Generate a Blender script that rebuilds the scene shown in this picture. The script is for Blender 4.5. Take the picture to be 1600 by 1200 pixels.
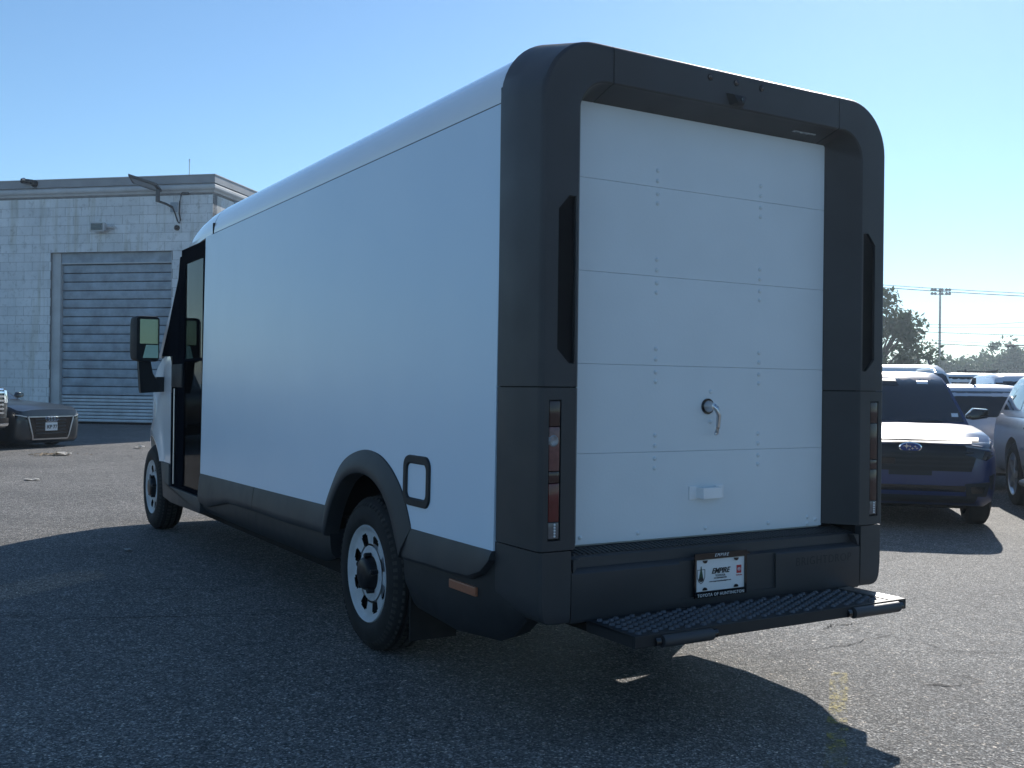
import bpy, bmesh, math, random
from mathutils import Vector, Matrix
from mathutils.bvhtree import BVHTree
R = math.radians
rng = random.Random(7)
scene = bpy.context.scene
for o in list(bpy.data.objects): bpy.data.objects.remove(o)
COL = scene.collection

# ------------------------------------------------------------------ camera
CAM = Vector((-2.099, -3.278, 1.358)); YAW, PITCH, ROLL, FPX = 31.015, 0.228, 0.687, 1618.0
_y, _p, _r = R(YAW), R(PITCH), R(ROLL)
_fw = Vector((math.sin(_y)*math.cos(_p), math.cos(_y)*math.cos(_p), math.sin(_p)))
_rt = Vector((math.cos(_y), -math.sin(_y), 0)); _up = _rt.cross(_fw)
_r2 = _rt*math.cos(_r) + _up*math.sin(_r); _u2 = _up*math.cos(_r) - _rt*math.sin(_r)
cam_d = bpy.data.cameras.new('camera'); cam = bpy.data.objects.new('camera', cam_d); COL.objects.link(cam)
m = Matrix.Identity(4)
for i in range(3):
    m[i][0], m[i][1], m[i][2], m[i][3] = _r2[i], _u2[i], -_fw[i], CAM[i]
cam.matrix_world = m
cam_d.sensor_width = 36; cam_d.lens = FPX/1600*36; cam_d.clip_end = 20000; cam_d.clip_start = .05
scene.camera = cam
# ------------------------------------------------------------------ sky and sun
SUN_AZ, SUN_EL = 53.0, 31.0          # azimuth to the right of +Y, elevation
world = bpy.data.worlds.new('World'); scene.world = world; world.use_nodes = True
wn = world.node_tree.nodes; wl = world.node_tree.links
sky = wn.new('ShaderNodeTexSky'); sky.sky_type = 'NISHITA'; sky.sun_disc = False
sky.sun_elevation = R(SUN_EL); sky.sun_rotation = R(SUN_AZ)
sky.altitude = 0; sky.air_density = 1.0; sky.dust_density = 0.09; sky.ozone_density = 4.0
wn['Background'].inputs['Strength'].default_value = 0.119
tint = wn.new('ShaderNodeMix'); tint.data_type = 'RGBA'; tint.blend_type = 'MULTIPLY'; tint.inputs[0].default_value = 1; tint.inputs[7].default_value = (.80, .905, .92, 1)
wl.new(sky.outputs[0], tint.inputs[6]); wl.new(tint.outputs[2], wn['Background'].inputs['Color'])
sd = bpy.data.lights.new('sun', 'SUN'); sd.energy = 5.0; sd.angle = R(.53); sd.color = (1, .955, .89)
sun = bpy.data.objects.new('sun', sd); COL.objects.link(sun)
_s = Vector((math.sin(R(SUN_AZ))*math.cos(R(SUN_EL)), math.cos(R(SUN_AZ))*math.cos(R(SUN_EL)), math.sin(R(SUN_EL))))
sun.rotation_euler = _s.to_track_quat('Z', 'Y').to_euler(); sun.location = (20, 15, 20)
vs = scene.view_settings
vs.view_transform = 'Standard'; vs.look = 'None'; vs.gamma = 1; vs.use_curve_mapping = False; vs.exposure = 0.37

HAZE = .0008
# ------------------------------------------------------------------ materials
def nmat(name):
    mt = bpy.data.materials.new(name); mt.use_nodes = True
    nt = mt.node_tree; return mt, nt, nt.nodes['Principled BSDF']
def noise(nt, scale, detail=4, rough=.55, coord='Object', vec=None):
    n = nt.nodes.new('ShaderNodeTexNoise'); n.inputs['Scale'].default_value = scale
    n.inputs['Detail'].default_value = detail; n.inputs['Roughness'].default_value = rough
    if vec is None:
        tc = nt.nodes.new('ShaderNodeTexCoord'); vec = tc.outputs[coord]
    nt.links.new(vec, n.inputs['Vector']); return n
def ramp(nt, src, stops):
    r = nt.nodes.new('ShaderNodeValToRGB'); e = r.color_ramp.elements
    while len(e) < len(stops): e.new(.5)
    for el, (p, c) in zip(e, stops): el.position = p; el.color = (*c, 1) if len(c) == 3 else c
    nt.links.new(src, r.inputs[0]); return r
def mixc(nt, fac, a, b, mode='MIX'):
    n = nt.nodes.new('ShaderNodeMix'); n.data_type = 'RGBA'; n.blend_type = mode
    for sock, v in ((n.inputs['Factor'], fac), (n.inputs['A'], a), (n.inputs['B'], b)):
        pass
    ins = [s for s in n.inputs if s.enabled]
    for s, v in zip(ins, (fac, a, b)):
        if hasattr(v, 'is_linked') or hasattr(v, 'links'): nt.links.new(v, s)
        elif isinstance(v, (int, float)): s.default_value = v
        else: s.default_value = (*v, 1)
    return [s for s in n.outputs if s.enabled][0]
def bump(nt, bs, src, strength, dist=.01, prev=None):
    b = nt.nodes.new('ShaderNodeBump'); b.inputs['Strength'].default_value = strength; b.inputs['Distance'].default_value = dist
    nt.links.new(src, b.inputs['Height'])
    if prev: nt.links.new(prev, b.inputs['Normal'])
    nt.links.new(b.outputs[0], bs.inputs['Normal']); return b.outputs[0]
def simple(name, col, rough=.5, metal=0, spec=.5, coat=0, var=.12, vscale=6, bmp=0, bscale=200, rvar=.08, emit=None):
    mt, nt, bs = nmat(name)
    n = noise(nt, vscale)
    r = ramp(nt, n.outputs['Fac'], [(.3, tuple(c*(1-var) for c in col)), (.7, tuple(min(1, c*(1+var)) for c in col))])
    nt.links.new(r.outputs[0], bs.inputs['Base Color'])
    bs.inputs['Metallic'].default_value = metal; bs.inputs['Specular IOR Level'].default_value = spec
    bs.inputs['Coat Weight'].default_value = coat; bs.inputs['Coat Roughness'].default_value = .04
    n2 = noise(nt, vscale*3)
    mr = nt.nodes.new('ShaderNodeMapRange'); mr.inputs['To Min'].default_value = max(0, rough-rvar); mr.inputs['To Max'].default_value = min(1, rough+rvar)
    nt.links.new(n2.outputs['Fac'], mr.inputs['Value']); nt.links.new(mr.outputs[0], bs.inputs['Roughness'])
    if bmp: bump(nt, bs, noise(nt, bscale, 3).outputs['Fac'], bmp, .004)
    if emit: bs.inputs['Emission Color'].default_value = (*emit, 1)
    return mt
def glass(name, tint, mixf=.12, rough=.01, ior=1.5):
    mt, nt, bs = nmat(name); nt.nodes.remove(bs)
    out = nt.nodes['Material Output']
    t = nt.nodes.new('ShaderNodeBsdfTransparent'); t.inputs[0].default_value = (*tint, 1)
    g = nt.nodes.new('ShaderNodeBsdfGlossy'); g.inputs['Roughness'].default_value = rough
    fr = nt.nodes.new('ShaderNodeFresnel'); fr.inputs[0].default_value = ior
    n = noise(nt, 3); mr = nt.nodes.new('ShaderNodeMapRange'); mr.inputs['To Min'].default_value = mixf*.6; mr.inputs['To Max'].default_value = mixf*1.4
    nt.links.new(n.outputs['Fac'], mr.inputs['Value'])
    ad = nt.nodes.new('ShaderNodeMath'); ad.use_clamp = True; nt.links.new(fr.outputs[0], ad.inputs[0]); nt.links.new(mr.outputs[0], ad.inputs[1])
    mx = nt.nodes.new('ShaderNodeMixShader'); nt.links.new(ad.outputs[0], mx.inputs[0]); nt.links.new(t.outputs[0], mx.inputs[1]); nt.links.new(g.outputs[0], mx.inputs[2])
    nt.links.new(mx.outputs[0], out.inputs[0]); return mt

def asphalt():
    mt, nt, bs = nmat('asphalt')
    tc = nt.nodes.new('ShaderNodeTexCoord'); v = tc.outputs['Object']
    vo = nt.nodes.new('ShaderNodeTexVoronoi'); vo.inputs['Scale'].default_value = 135; nt.links.new(v, vo.inputs['Vector'])
    sep = nt.nodes.new('ShaderNodeSeparateColor'); nt.links.new(vo.outputs['Color'], sep.inputs[0])
    stone = ramp(nt, sep.outputs[0], [(0, (.085, .0845, .084)), (.45, (.155, .153, .15)), (.75, (.225, .222, .216)), (.92, (.34, .333, .32)), (1, (.60, .585, .56))])
    vo2 = nt.nodes.new('ShaderNodeTexVoronoi'); vo2.inputs['Scale'].default_value = 75; nt.links.new(v, vo2.inputs['Vector'])
    sep2 = nt.nodes.new('ShaderNodeSeparateColor'); nt.links.new(vo2.outputs['Color'], sep2.inputs[0])
    st2 = ramp(nt, sep2.outputs[1], [(0, (.6, .6, .6)), (.6, (1, 1, 1)), (.95, (1.15, 1.1, 1.05)), (1, (2.0, 1.8, 1.6))])
    c = mixc(nt, 1.0, stone.outputs[0], st2.outputs[0], 'MULTIPLY')
    big = noise(nt, .55, 6, .6, vec=v); rb = ramp(nt, big.outputs['Fac'], [(.3, (.96, .97, .98)), (.7, (1.36, 1.35, 1.33))])
    c = mixc(nt, 1.0, c, rb.outputs[0], 'MULTIPLY')
    mid = noise(nt, 7, 5, .65, vec=v); rm = ramp(nt, mid.outputs['Fac'], [(.3, (.82, .82, .82)), (.7, (1.14, 1.14, 1.14))])
    c = mixc(nt, 1.0, c, rm.outputs[0], 'MULTIPLY')
    # hairline cracks
    wn_ = noise(nt, 1.3, 4, .6, vec=v)
    ad = nt.nodes.new('ShaderNodeVectorMath'); ad.operation = 'MULTIPLY_ADD'; nt.links.new(wn_.outputs['Color'], ad.inputs[0]); ad.inputs[1].default_value = (.9, .9, 0); nt.links.new(v, ad.inputs[2])
    ck = nt.nodes.new('ShaderNodeTexVoronoi'); ck.feature = 'DISTANCE_TO_EDGE'; ck.inputs['Scale'].default_value = .42; nt.links.new(ad.outputs[0], ck.inputs['Vector'])
    ckr = ramp(nt, ck.outputs['Distance'], [(0, (.5, .5, .5)), (.0025, (1, 1, 1))])
    msk = noise(nt, .35, 2, vec=v); mkr = ramp(nt, msk.outputs['Fac'], [(.48, (0, 0, 0)), (.56, (1, 1, 1))])
    ckm = mixc(nt, mkr.outputs[0], (1, 1, 1), ckr.outputs[0])
    c = mixc(nt, 1.0, c, ckm, 'MULTIPLY')
    nt.links.new(c, bs.inputs['Base Color'])
    bs.inputs['Roughness'].default_value = .62; bs.inputs['Specular IOR Level'].default_value = .05
    n1 = noise(nt, 60, 4, .7, vec=v)
    b1 = bump(nt, bs, vo.outputs['Distance'], 1.0, .009)
    bump(nt, bs, n1.outputs['Fac'], .5, .012, b1)
    return mt

M = {}
M['asphalt'] = asphalt()
def white_panel():
    mt, nt, bs = nmat('white_panel')
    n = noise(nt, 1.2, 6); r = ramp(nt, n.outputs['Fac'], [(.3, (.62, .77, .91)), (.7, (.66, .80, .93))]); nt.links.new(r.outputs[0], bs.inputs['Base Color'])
    bs.inputs['Roughness'].default_value = .24; bs.inputs['Specular IOR Level'].default_value = .5
    b = bump(nt, bs, noise(nt, 1.6, 3).outputs['Fac'], .22, .02)
    tc = nt.nodes.new('ShaderNodeTexCoord'); mp = nt.nodes.new('ShaderNodeMapping'); mp.inputs['Scale'].default_value = (1, 3, 60); nt.links.new(tc.outputs['Object'], mp.inputs[0])
    bump(nt, bs, noise(nt, 6, 3, vec=mp.outputs[0]).outputs['Fac'], .05, .004, b)
    return mt
M['white'] = white_panel()
M['white_roof'] = simple('white_paint', (.76, .80, .84), .12, coat=.5, var=.015, vscale=2, rvar=.03)
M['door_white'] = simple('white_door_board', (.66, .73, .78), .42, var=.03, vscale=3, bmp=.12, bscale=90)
M['shutter_board'] = simple('door_core', (.45, .48, .50), .7)
M['glass_ws'] = glass('windshield_glass', (.55, .66, .66), .35)
M['plastic'] = simple('charcoal_plastic', (.031, .034, .039), .5, spec=.45, var=.22, vscale=1.6, rvar=.12, bmp=.12, bscale=420)
M['plastic2'] = simple('black_trim_plastic', (.013, .016, .020), .55, spec=.35, var=.12, vscale=4, bmp=.1, bscale=380)
M['satin_black'] = simple('satin_black', (.006, .008, .012), .4, spec=.0, var=.1)
M['satin_black2'] = simple('hub_black', (.008, .009, .012), .35, spec=.3, var=.2)
M['black'] = simple('black_gloss', (.006, .006, .008), .08, spec=.5, coat=.3, var=.1)
M['dark'] = simple('dark_underbody', (.008, .008, .009), .8, spec=.2)
M['rubber'] = simple('tyre_rubber', (.016, .016, .017), .75, spec=.3, var=.25, vscale=14, bmp=.2, bscale=120)
M['dusty_rubber'] = simple('dusty_tread', (.045, .043, .041), .85, spec=.25, var=.3, vscale=14)
M['steel_white'] = simple('white_steel_wheel', (.80, .83, .86), .4, var=.08, vscale=12)
M['chrome'] = simple('chrome', (.75, .75, .76), .08, metal=1, var=.04)
M['alu'] = simple('aluminium', (.62, .63, .65), .3, metal=1, var=.06)
M['red'] = simple('red_lens', (.10, .003, .007), .14, coat=.4, var=.2, vscale=30)
M['dark_red'] = simple('dark_red_lens', (.022, .003, .006), .12, coat=.4, var=.2, vscale=30)
M['pink_lens'] = simple('amber_pink_lens', (.13, .05, .05), .15, coat=.4, var=.3, vscale=40)
M['amber'] = simple('amber_reflector', (.34, .13, .07), .3, var=.15, vscale=60)
M['lamp_clear'] = simple('reverse_lens', (.10, .10, .11), .15, coat=.4, var=.3, vscale=60)
M['clear_lens'] = simple('clear_lens', (.22, .23, .25), .12, coat=.6, var=.3, vscale=60)
M['plate_white'] = simple('plate_white', (.74, .75, .76), .4, var=.02)
M['ink'] = simple('black_ink', (.012, .013, .015), .5)
M['ink_green'] = simple('dark_green_ink', (.02, .06, .03), .5)
M['ink_red'] = simple('red_ink', (.45, .02, .025), .5)
M['glass'] = glass('clear_window', (.55, .68, .64), .13, ior=1.08)
M['glass_dark'] = glass('tinted_glass', (.36, .37, .37), .035, ior=1.12)
M['mirror'] = simple('mirror_glass', (.13, .17, .15), .03, metal=1, var=.02, rvar=.01)
M['car_glass'] = simple('car_glass', (.012, .016, .020), .04, spec=.6, coat=.4, var=.3, vscale=2, rvar=.02)
M['seat'] = simple('seat_cloth', (.03, .03, .033), .85)

# ------------------------------------------------------------------ helpers
def link(o, parent=None):
    COL.objects.link(o)
    if parent is not None:
        o.parent = parent
    return o
def tag(o, label=None, cat=None, group=None, kind=None):
    if label: o['label'] = label
    if cat: o['category'] = cat
    if group: o['group'] = group
    if kind: o['kind'] = kind
    return o
def thing(name, label, cat, loc=(0, 0, 0), rz=0, group=None):
    o = bpy.data.objects.new(name, None); o.empty_display_size = .2; o.location = loc; o.rotation_euler = (0, 0, rz)
    COL.objects.link(o); return tag(o, label, cat, group)
def finish(bm, name, mat, parent=None, offset=None, smooth=None, bevel=0, seg=2):
    bmesh.ops.recalc_face_normals(bm, faces=bm.faces)
    if bevel:
        es = [e for e in bm.edges if len(e.link_faces) == 2 and e.calc_face_angle(0) > R(30)]
        bmesh.ops.bevel(bm, geom=es, offset=bevel, segments=seg, profile=.6, affect='EDGES', clamp_overlap=True)
    me = bpy.data.meshes.new(name); bm.to_mesh(me); bm.free()
    if isinstance(mat, (list, tuple)):
        for x in mat: me.materials.append(x)
    else: me.materials.append(mat)
    if smooth is not None:
        me.polygons.foreach_set('use_smooth', [True]*len(me.polygons)); me.set_sharp_from_angle(angle=R(smooth))
    o = bpy.data.objects.new(name, me); link(o, parent)
    if offset: o.location = offset
    return o
def box(bm, x0, x1, y0, y1, z0, z1):
    v = [bm.verts.new((x, y, z)) for x in (x0, x1) for y in (y0, y1) for z in (z0, z1)]
    for f in ((0, 1, 3, 2), (4, 6, 7, 5), (0, 4, 5, 1), (2, 3, 7, 6), (0, 2, 6, 4), (1, 5, 7, 3)): bm.faces.new([v[i] for i in f])
    return v
def prism(bm, pts, axis, a, b):
    """extrude a 2D polygon along an axis ('x': pts=(y,z); 'y': pts=(x,z); 'z': pts=(x,y))"""
    def P(p, t): return {'x': (t, p[0], p[1]), 'y': (p[0], t, p[1]), 'z': (p[0], p[1], t)}[axis]
    A = [bm.verts.new(P(p, a)) for p in pts]; B = [bm.verts.new(P(p, b)) for p in pts]; n = len(pts)
    fs = [bm.faces.new(A), bm.faces.new(B[::-1])]
    for i in range(n): bm.faces.new((A[i], B[i], B[(i+1) % n], A[(i+1) % n]))
    for f_ in fs: f_.normal_update()
    bmesh.ops.triangulate(bm, faces=fs, ngon_method='EAR_CLIP')
    return A+B
def loft(bm, rings, close_ring=False, cap=False, caps=(True, True)):
    V = [[bm.verts.new(p) for p in r] for r in rings]; n = len(V[0])
    for a, b in zip(V, V[1:]):
        for i in range(n if close_ring else n-1):
            j = (i+1) % n
            try: bm.faces.new((a[i], b[i], b[j], a[j]))
            except ValueError: pass
    if cap:
        fs = []
        if caps[0]: fs.append(bm.faces.new(V[0]))
        if caps[1]: fs.append(bm.faces.new(V[-1][::-1]))
        bmesh.ops.triangulate(bm, faces=fs)
    return V
def tube(bm, pts, r, n=8, cap=True):
    pts = [Vector(p) for p in pts]; rings = []
    rad = r if isinstance(r, (list, tuple)) else [r]*len(pts)
    up = Vector((0, 0, 1))
    for i, p in enumerate(pts):
        t = (pts[min(i+1, len(pts)-1)]-pts[max(i-1, 0)]).normalized()
        a = t.cross(up if abs(t.z) < .95 else Vector((1, 0, 0))).normalized(); b = a.cross(t)
        rings.append([p+(a*math.cos(2*math.pi*k/n)+b*math.sin(2*math.pi*k/n))*rad[i] for k in range(n)])
    return loft(bm, rings, True, cap)
def lathe(bm, prof, axis='x', c=(0, 0, 0), n=32, close=False):
    """prof: list of (axial, radius)"""
    rings = []
    for a, r in prof:
        ring = []
        for k in range(n):
            t = 2*math.pi*k/n; u, v = r*math.cos(t), r*math.sin(t)
            ring.append(Vector(c)+Vector({'x': (a, u, v), 'y': (u, a, v), 'z': (u, v, a)}[axis]))
        rings.append(ring)
    if close: rings.append(rings[0])
    V = loft(bm, rings, True)
    if close: bmesh.ops.remove_doubles(bm, verts=bm.verts, dist=1e-5)
    return V
def subtract(o, cutter_bm):
    cm = bpy.data.meshes.new('cut'); bmesh.ops.recalc_face_normals(cutter_bm, faces=cutter_bm.faces); cutter_bm.to_mesh(cm); cutter_bm.free()
    co = bpy.data.objects.new('cut', cm); COL.objects.link(co); co.parent = o.parent; co.location = o.location
    md = o.modifiers.new('b', 'BOOLEAN'); md.operation = 'DIFFERENCE'; md.solver = 'EXACT'; md.object = co
    bpy.context.view_layer.update()
    dg = bpy.context.evaluated_depsgraph_get()
    me = bpy.data.meshes.new_from_object(o.evaluated_get(dg)); o.modifiers.clear(); o.data = me
    bpy.data.objects.remove(co)
def textmesh(s, size, shear=0, bold=0, align='CENTER', spacing=1.0):
    cu = bpy.data.curves.new('t', 'FONT'); cu.body = s; cu.size = size; cu.shear = shear; cu.align_x = align; cu.offset = bold; cu.extrude = .0006; cu.space_character = spacing
    cu.resolution_u = 3
    o = bpy.data.objects.new('t', cu); COL.objects.link(o); bpy.context.view_layer.update()
    me = bpy.data.meshes.new_from_object(o.evaluated_get(bpy.context.evaluated_depsgraph_get()))
    bpy.data.objects.remove(o); return me
def textpart(name, s, size, M4, mat, parent, **k):
    me = textmesh(s, size, **k); me.transform(M4); me.materials.clear(); me.materials.append(mat)
    o = bpy.data.objects.new(name, me); link(o, parent); return o
def sst(a, b, x):
    t = max(0, min(1, (x-a)/(b-a))); return t*t*(3-2*t)

# ------------------------------------------------------------------ ground
def build_ground():
    t = [0, 2, 4, 6, 9, 13, 18, 26, 40, 60, 100, 180, 350, 800, 2000]
    xs = sorted({-a for a in t} | set(t))
    bm = bmesh.new()
    V = {(i, j): bm.verts.new((x, y, 0)) for i, x in enumerate(xs) for j, y in enumerate(xs)}
    n = len(xs)
    for i in range(n-1):
        for j in range(n-1): bm.faces.new((V[i, j], V[i+1, j], V[i+1, j+1], V[i, j+1]))
    o = finish(bm, 'ground', M['asphalt']); tag(o, kind='structure'); return o
ground = build_ground()
def crack(pts, w):
    bm = bmesh.new(); L = []; Rr = []
    P = []
    for a, b in zip(pts, pts[1:]):
        for k in range(8):
            t = k/8; P.append(Vector((a[0]+(b[0]-a[0])*t+rng.uniform(-.02, .02), a[1]+(b[1]-a[1])*t+rng.uniform(-.02, .02), .004)))
    for i, p in enumerate(P):
        ww = w*rng.uniform(.3, 1)*(1-abs(2*i/len(P)-1)**3)
        d = (P[min(i+1, len(P)-1)]-P[max(i-1, 0)]).normalized(); nn = Vector((-d.y, d.x, 0))
        L.append(bm.verts.new(p+nn*ww)); Rr.append(bm.verts.new(p-nn*ww))
    for i in range(len(P)-1): bm.faces.new((L[i], L[i+1], Rr[i+1], Rr[i]))
    finish(bm, 'crack', M['crack'], ground)
M['crack'] = simple('crack_dirt', (.018, .017, .016), .95, spec=.1)
crack([(2.45, .85), (2.62, .92), (2.85, .86)], .007)
crack([(2.55, 1.0), (2.7, .55), (2.72, .2), (3.0, -.05)], .003)
crack([(1.9, .62), (2.3, .55), (2.8, .62)], .004)
crack([(2.0, -.15), (2.25, -.25)], .006)
crack([(-1.4, 3.2), (-.9, 3.0), (-.3, 2.8), (.2, 2.4)], .006)
crack([(-1.0, 3.9), (-.6, 3.8), (0, 3.5)], .004)

def painted_line():
    mt, nt, bs = nmat('worn_yellow_paint')
    n = noise(nt, 9, 6, .7); n2 = noise(nt, 60, 3, .7)
    ad = nt.nodes.new('ShaderNodeMath'); ad.operation = 'ADD'; nt.links.new(n.outputs['Fac'], ad.inputs[0])
    ml = nt.nodes.new('ShaderNodeMath'); ml.operation = 'MULTIPLY'; ml.inputs[1].default_value = .7; nt.links.new(n2.outputs['Fac'], ml.inputs[0]); nt.links.new(ml.outputs[0], ad.inputs[1])
    r = ramp(nt, ad.outputs[0], [(.80, (0, 0, 0)), (1.0, (.6, .6, .6))])
    nt.links.new(r.outputs[0], bs.inputs['Alpha']); bs.inputs['Base Color'].default_value = (.50, .40, .07, 1); bs.inputs['Roughness'].default_value = .8
    bm = bmesh.new(); a = Vector((1.85, .19, .005)); b = Vector((.3, -1.15, .005)); d = (b-a).normalized(); nn = Vector((-d.y, d.x, 0))*.045
    k = 14; vs_ = []
    for i in range(k+1):
        p = a.lerp(b, i/k); j = rng.uniform(.75, 1.1); vs_.append((bm.verts.new(p+nn*j), bm.verts.new(p-nn*j)))
    for p, q in zip(vs_, vs_[1:]): bm.faces.new((p[0], q[0], q[1], p[1]))
    o = finish(bm, 'painted_line', mt); tag(o, kind='structure')
painted_line()

# ------------------------------------------------------------------ the delivery van
W = 1.916; H = 2.70; YR = 1.684; YF = YR+5.1; ZAX = .393
van = thing('delivery_van', 'tall white step van with charcoal rear surround and roll-up rear door', 'van', (W/2, 3.6, 0))
VO = (-W/2, -3.6, 0)
def vp(bm, name, mat, parent=van, mirror=False, smooth=None, bevel=0, label=None, seg=2):
    if mirror:
        for v in bm.verts: v.co.x = W-v.co.x
    o = finish(bm, name, mat, parent, VO if parent is van else None, smooth, bevel, seg)
    if label: o['label'] = label
    return o
def lean(z): return .019*(z-.69)/1.826
def arch_pts(cy, cz, a, b, n=24, t0=0, t1=180, e=2.0):
    out = []
    for i in range(n+1):
        t = R(t0+(t1-t0)*i/n); c, s = math.cos(t), math.sin(t)
        out.append((cy+a*math.copysign(abs(c)**(2/e), c), cz+b*abs(s)**(2/e)*(1 if s >= 0 else -1)))
    return out
# wheel arch curves measured on the side plane
def spline(P, n):
    out = []; m_ = len(P)-1
    for k in range(n+1):
        t = k/n*m_; i = min(int(t), m_-1); f = t-i
        p0, p1, p2, p3 = (Vector(P[max(0, min(m_, i+d))]) for d in (-1, 0, 1, 2))
        out.append(tuple(.5*((2*p1)+(p2-p0)*f+(2*p0-5*p1+4*p2-p3)*f*f+(3*p1-p0-3*p2+p3)*f**3)))
    return out
AO = spline([(2.229, .691), (2.154, .786), (2.023, .919), (1.88, .993), (1.69, 1.032), (1.508, 1.022), (1.371, .975), (1.263, .905), (1.192, .834), (1.145, .763), (1.11, .70)], 40)
AI = spline([(2.177, .53), (2.095, .681), (1.989, .801), (1.876, .875), (1.712, .912), (1.555, .900), (1.435, .855), (1.354, .795), (1.292, .722), (1.245, .645), (1.190, .548)], 40)
for mir in (False, True):
    bm = bmesh.new()
    A = [p for p in AO if p[1] > .705]
    pts = [(.346, .698), (.346, 2.514), (4.945, 2.514), (4.945, .66)] + [(2.225, .69)] + A + [(1.115, .696)]
    prism(bm, pts, 'x', 0, .03)
    for v in bm.verts: v.co.x += lean(v.co.z)
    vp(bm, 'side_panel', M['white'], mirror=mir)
# roof shell over the cargo box
def roof_prof(zt, ze, x0, r, crown=.012, n=10):
    L = [(x0, ze), (x0+.001, ze+(zt-ze-r)*.6)]
    for i in range(n+1):
        t = R(180-90*i/n); L.append((x0+r+r*math.cos(t), zt-r+r*math.sin(t)))
    for k in range(1, 6): L.append((x0+r+(W/2-x0-r)*k/5, zt+crown*math.sin(math.pi/2*k/5)))
    return L+[(W-x, z) for x, z in L[-2::-1]]
bm = bmesh.new()
pr = roof_prof(2.772, 2.519, .021, .243)
loft(bm, [[(x, y, z) for x, z in pr] for y in (.30, 1.5, 2.8, 4.0, 4.715)])
vp(bm, 'cargo_roof', M['white_roof'], smooth=40)
bm = bmesh.new(); prism(bm, [(x+(.012 if x < W/2 else -.012), z-.012) for x, z in roof_prof(2.772, 2.50, .021, .243)], 'y', .31, 4.95); vp(bm, 'roof_lining', M['dark'])
bm = bmesh.new(); box(bm, .05, W-.05, .19, 1.10, .62, 2.5); box(bm, .05, W-.05, 2.26, 4.95, .62, 2.5); box(bm, .05, W-.05, 1.10, 2.26, .97, 2.5); box(bm, .36, W-.36, 1.10, 2.26, .55, .97); vp(bm, 'cargo_box_lining', M['dark'])
# rear surround
def hoop_loop(x0, x1, zt, r, y, seg):
    """points of one longitudinal loop for one piece"""
    zsm = 1.364; sL, sR = .3215, W-.3215
    na = 12
    if seg == 'll': return [(x0, y, z) for z in (.742, .9, 1.1, 1.3, zsm-.0022)]
    if seg == 'lr': return [(x1, y, z) for z in (.742, .9, 1.1, 1.3, zsm-.0022)]
    arcL = [(x0+r+r*math.cos(R(180-90*i/na)), y, zt-r+r*math.sin(R(180-90*i/na))) for i in range(na+1)]
    if seg == 'cl': return [(x0, y, zsm+.0022), (x0, y, 1.8)]+arcL+[(sL-.0022, y, zt)]
    if seg == 't': return [(sL+.0022+(sR-sL-.0044)*k/6, y, zt) for k in range(7)]
    if seg == 'cr': return [(x1-(p[0]-x0), p[1], p[2]) for p in hoop_loop(x0, x1, zt, r, y, 'cl')]
    if seg == 'bl': return [(x0, y, z) for z in (.46, .6, .738)]
    if seg == 'br': return [(x1, y, z) for z in (.46, .6, .738)]
def hoop_rings(inset=0):
    spec = []
    def add(i, y, zt, r): spec.append((i+inset, W-i-inset, zt-inset, r, y))
    add(.010, .343, 2.786, .262); add(.004, .33, 2.788, .262); add(.0, .18, 2.748, .25); add(.0, .03, 2.710, .24); add(.002, .012, 2.706, .236); add(.007, .004, 2.70, .232); add(.014, 0.0+inset, 2.694, .226)
    spec.append((.160-inset, W-.160+inset, 2.561+inset, .135, 0.0+inset)); spec.append((.166-inset, W-.166+inset, 2.555+inset, .13, .006+inset))
    spec.append((.172-inset, W-.172+inset, 2.552+inset, .12, .025)); spec.append((.258-inset, W-.258+inset, 2.516+inset, .012, .135)); spec.append((.262-inset, W-.262+inset, 2.513+inset, .010, .20)); spec.append((.262-inset, W-.262+inset, 2.513+inset, .010, .343))
    return spec
def hoop(seg, mat, inset=0, name='rear_surround'):
    bm = bmesh.new()
    loops = [hoop_loop(*s, seg) for s in hoop_rings(inset)]
    rings = [[lp[i] for lp in loops] for i in range(len(loops[0]))]
    loft(bm, rings, True, True)
    return vp(bm, name, mat, smooth=28)
pieces = {k: hoop(k, M['plastic'], name=nm) for k, nm in (('ll', 'rear_pillar'), ('lr', 'rear_pillar'), ('cl', 'surround_corner'), ('cr', 'surround_corner'), ('t', 'surround_header'))}
for k in ('ll', 'lr', 'cl', 'cr', 't'): hoop(k, M['dark'], .014, 'surround_backing')
for q in ((.30, .343, .035, .30, 2.575, 2.67), (W-.343, W-.30, .035, .30, 2.575, 2.67)):
    bm = bmesh.new(); box(bm, *q); vp(bm, 'seam_filler', M['dark'])
for a in ((.015, .15), (W-.15, W-.015)):
    for z in ((1.33, 1.40), (.70, .78)):
        bm = bmesh.new(); box(bm, *a, .035, .33, *z); vp(bm, 'seam_filler', M['dark'])
for k, s in (('cl', 1), ('cr', -1)):
    cb = bmesh.new(); X = lambda x: x if s == 1 else W-x
    prism(cb, [(X(.070), 2.043), (X(.118), 2.097), (X(.150), 2.097), (X(.150), 1.455), (X(.124), 1.455), (X(.070), 1.509)], 'y', -.05, .07)
    subtract(pieces[k], cb)
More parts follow.
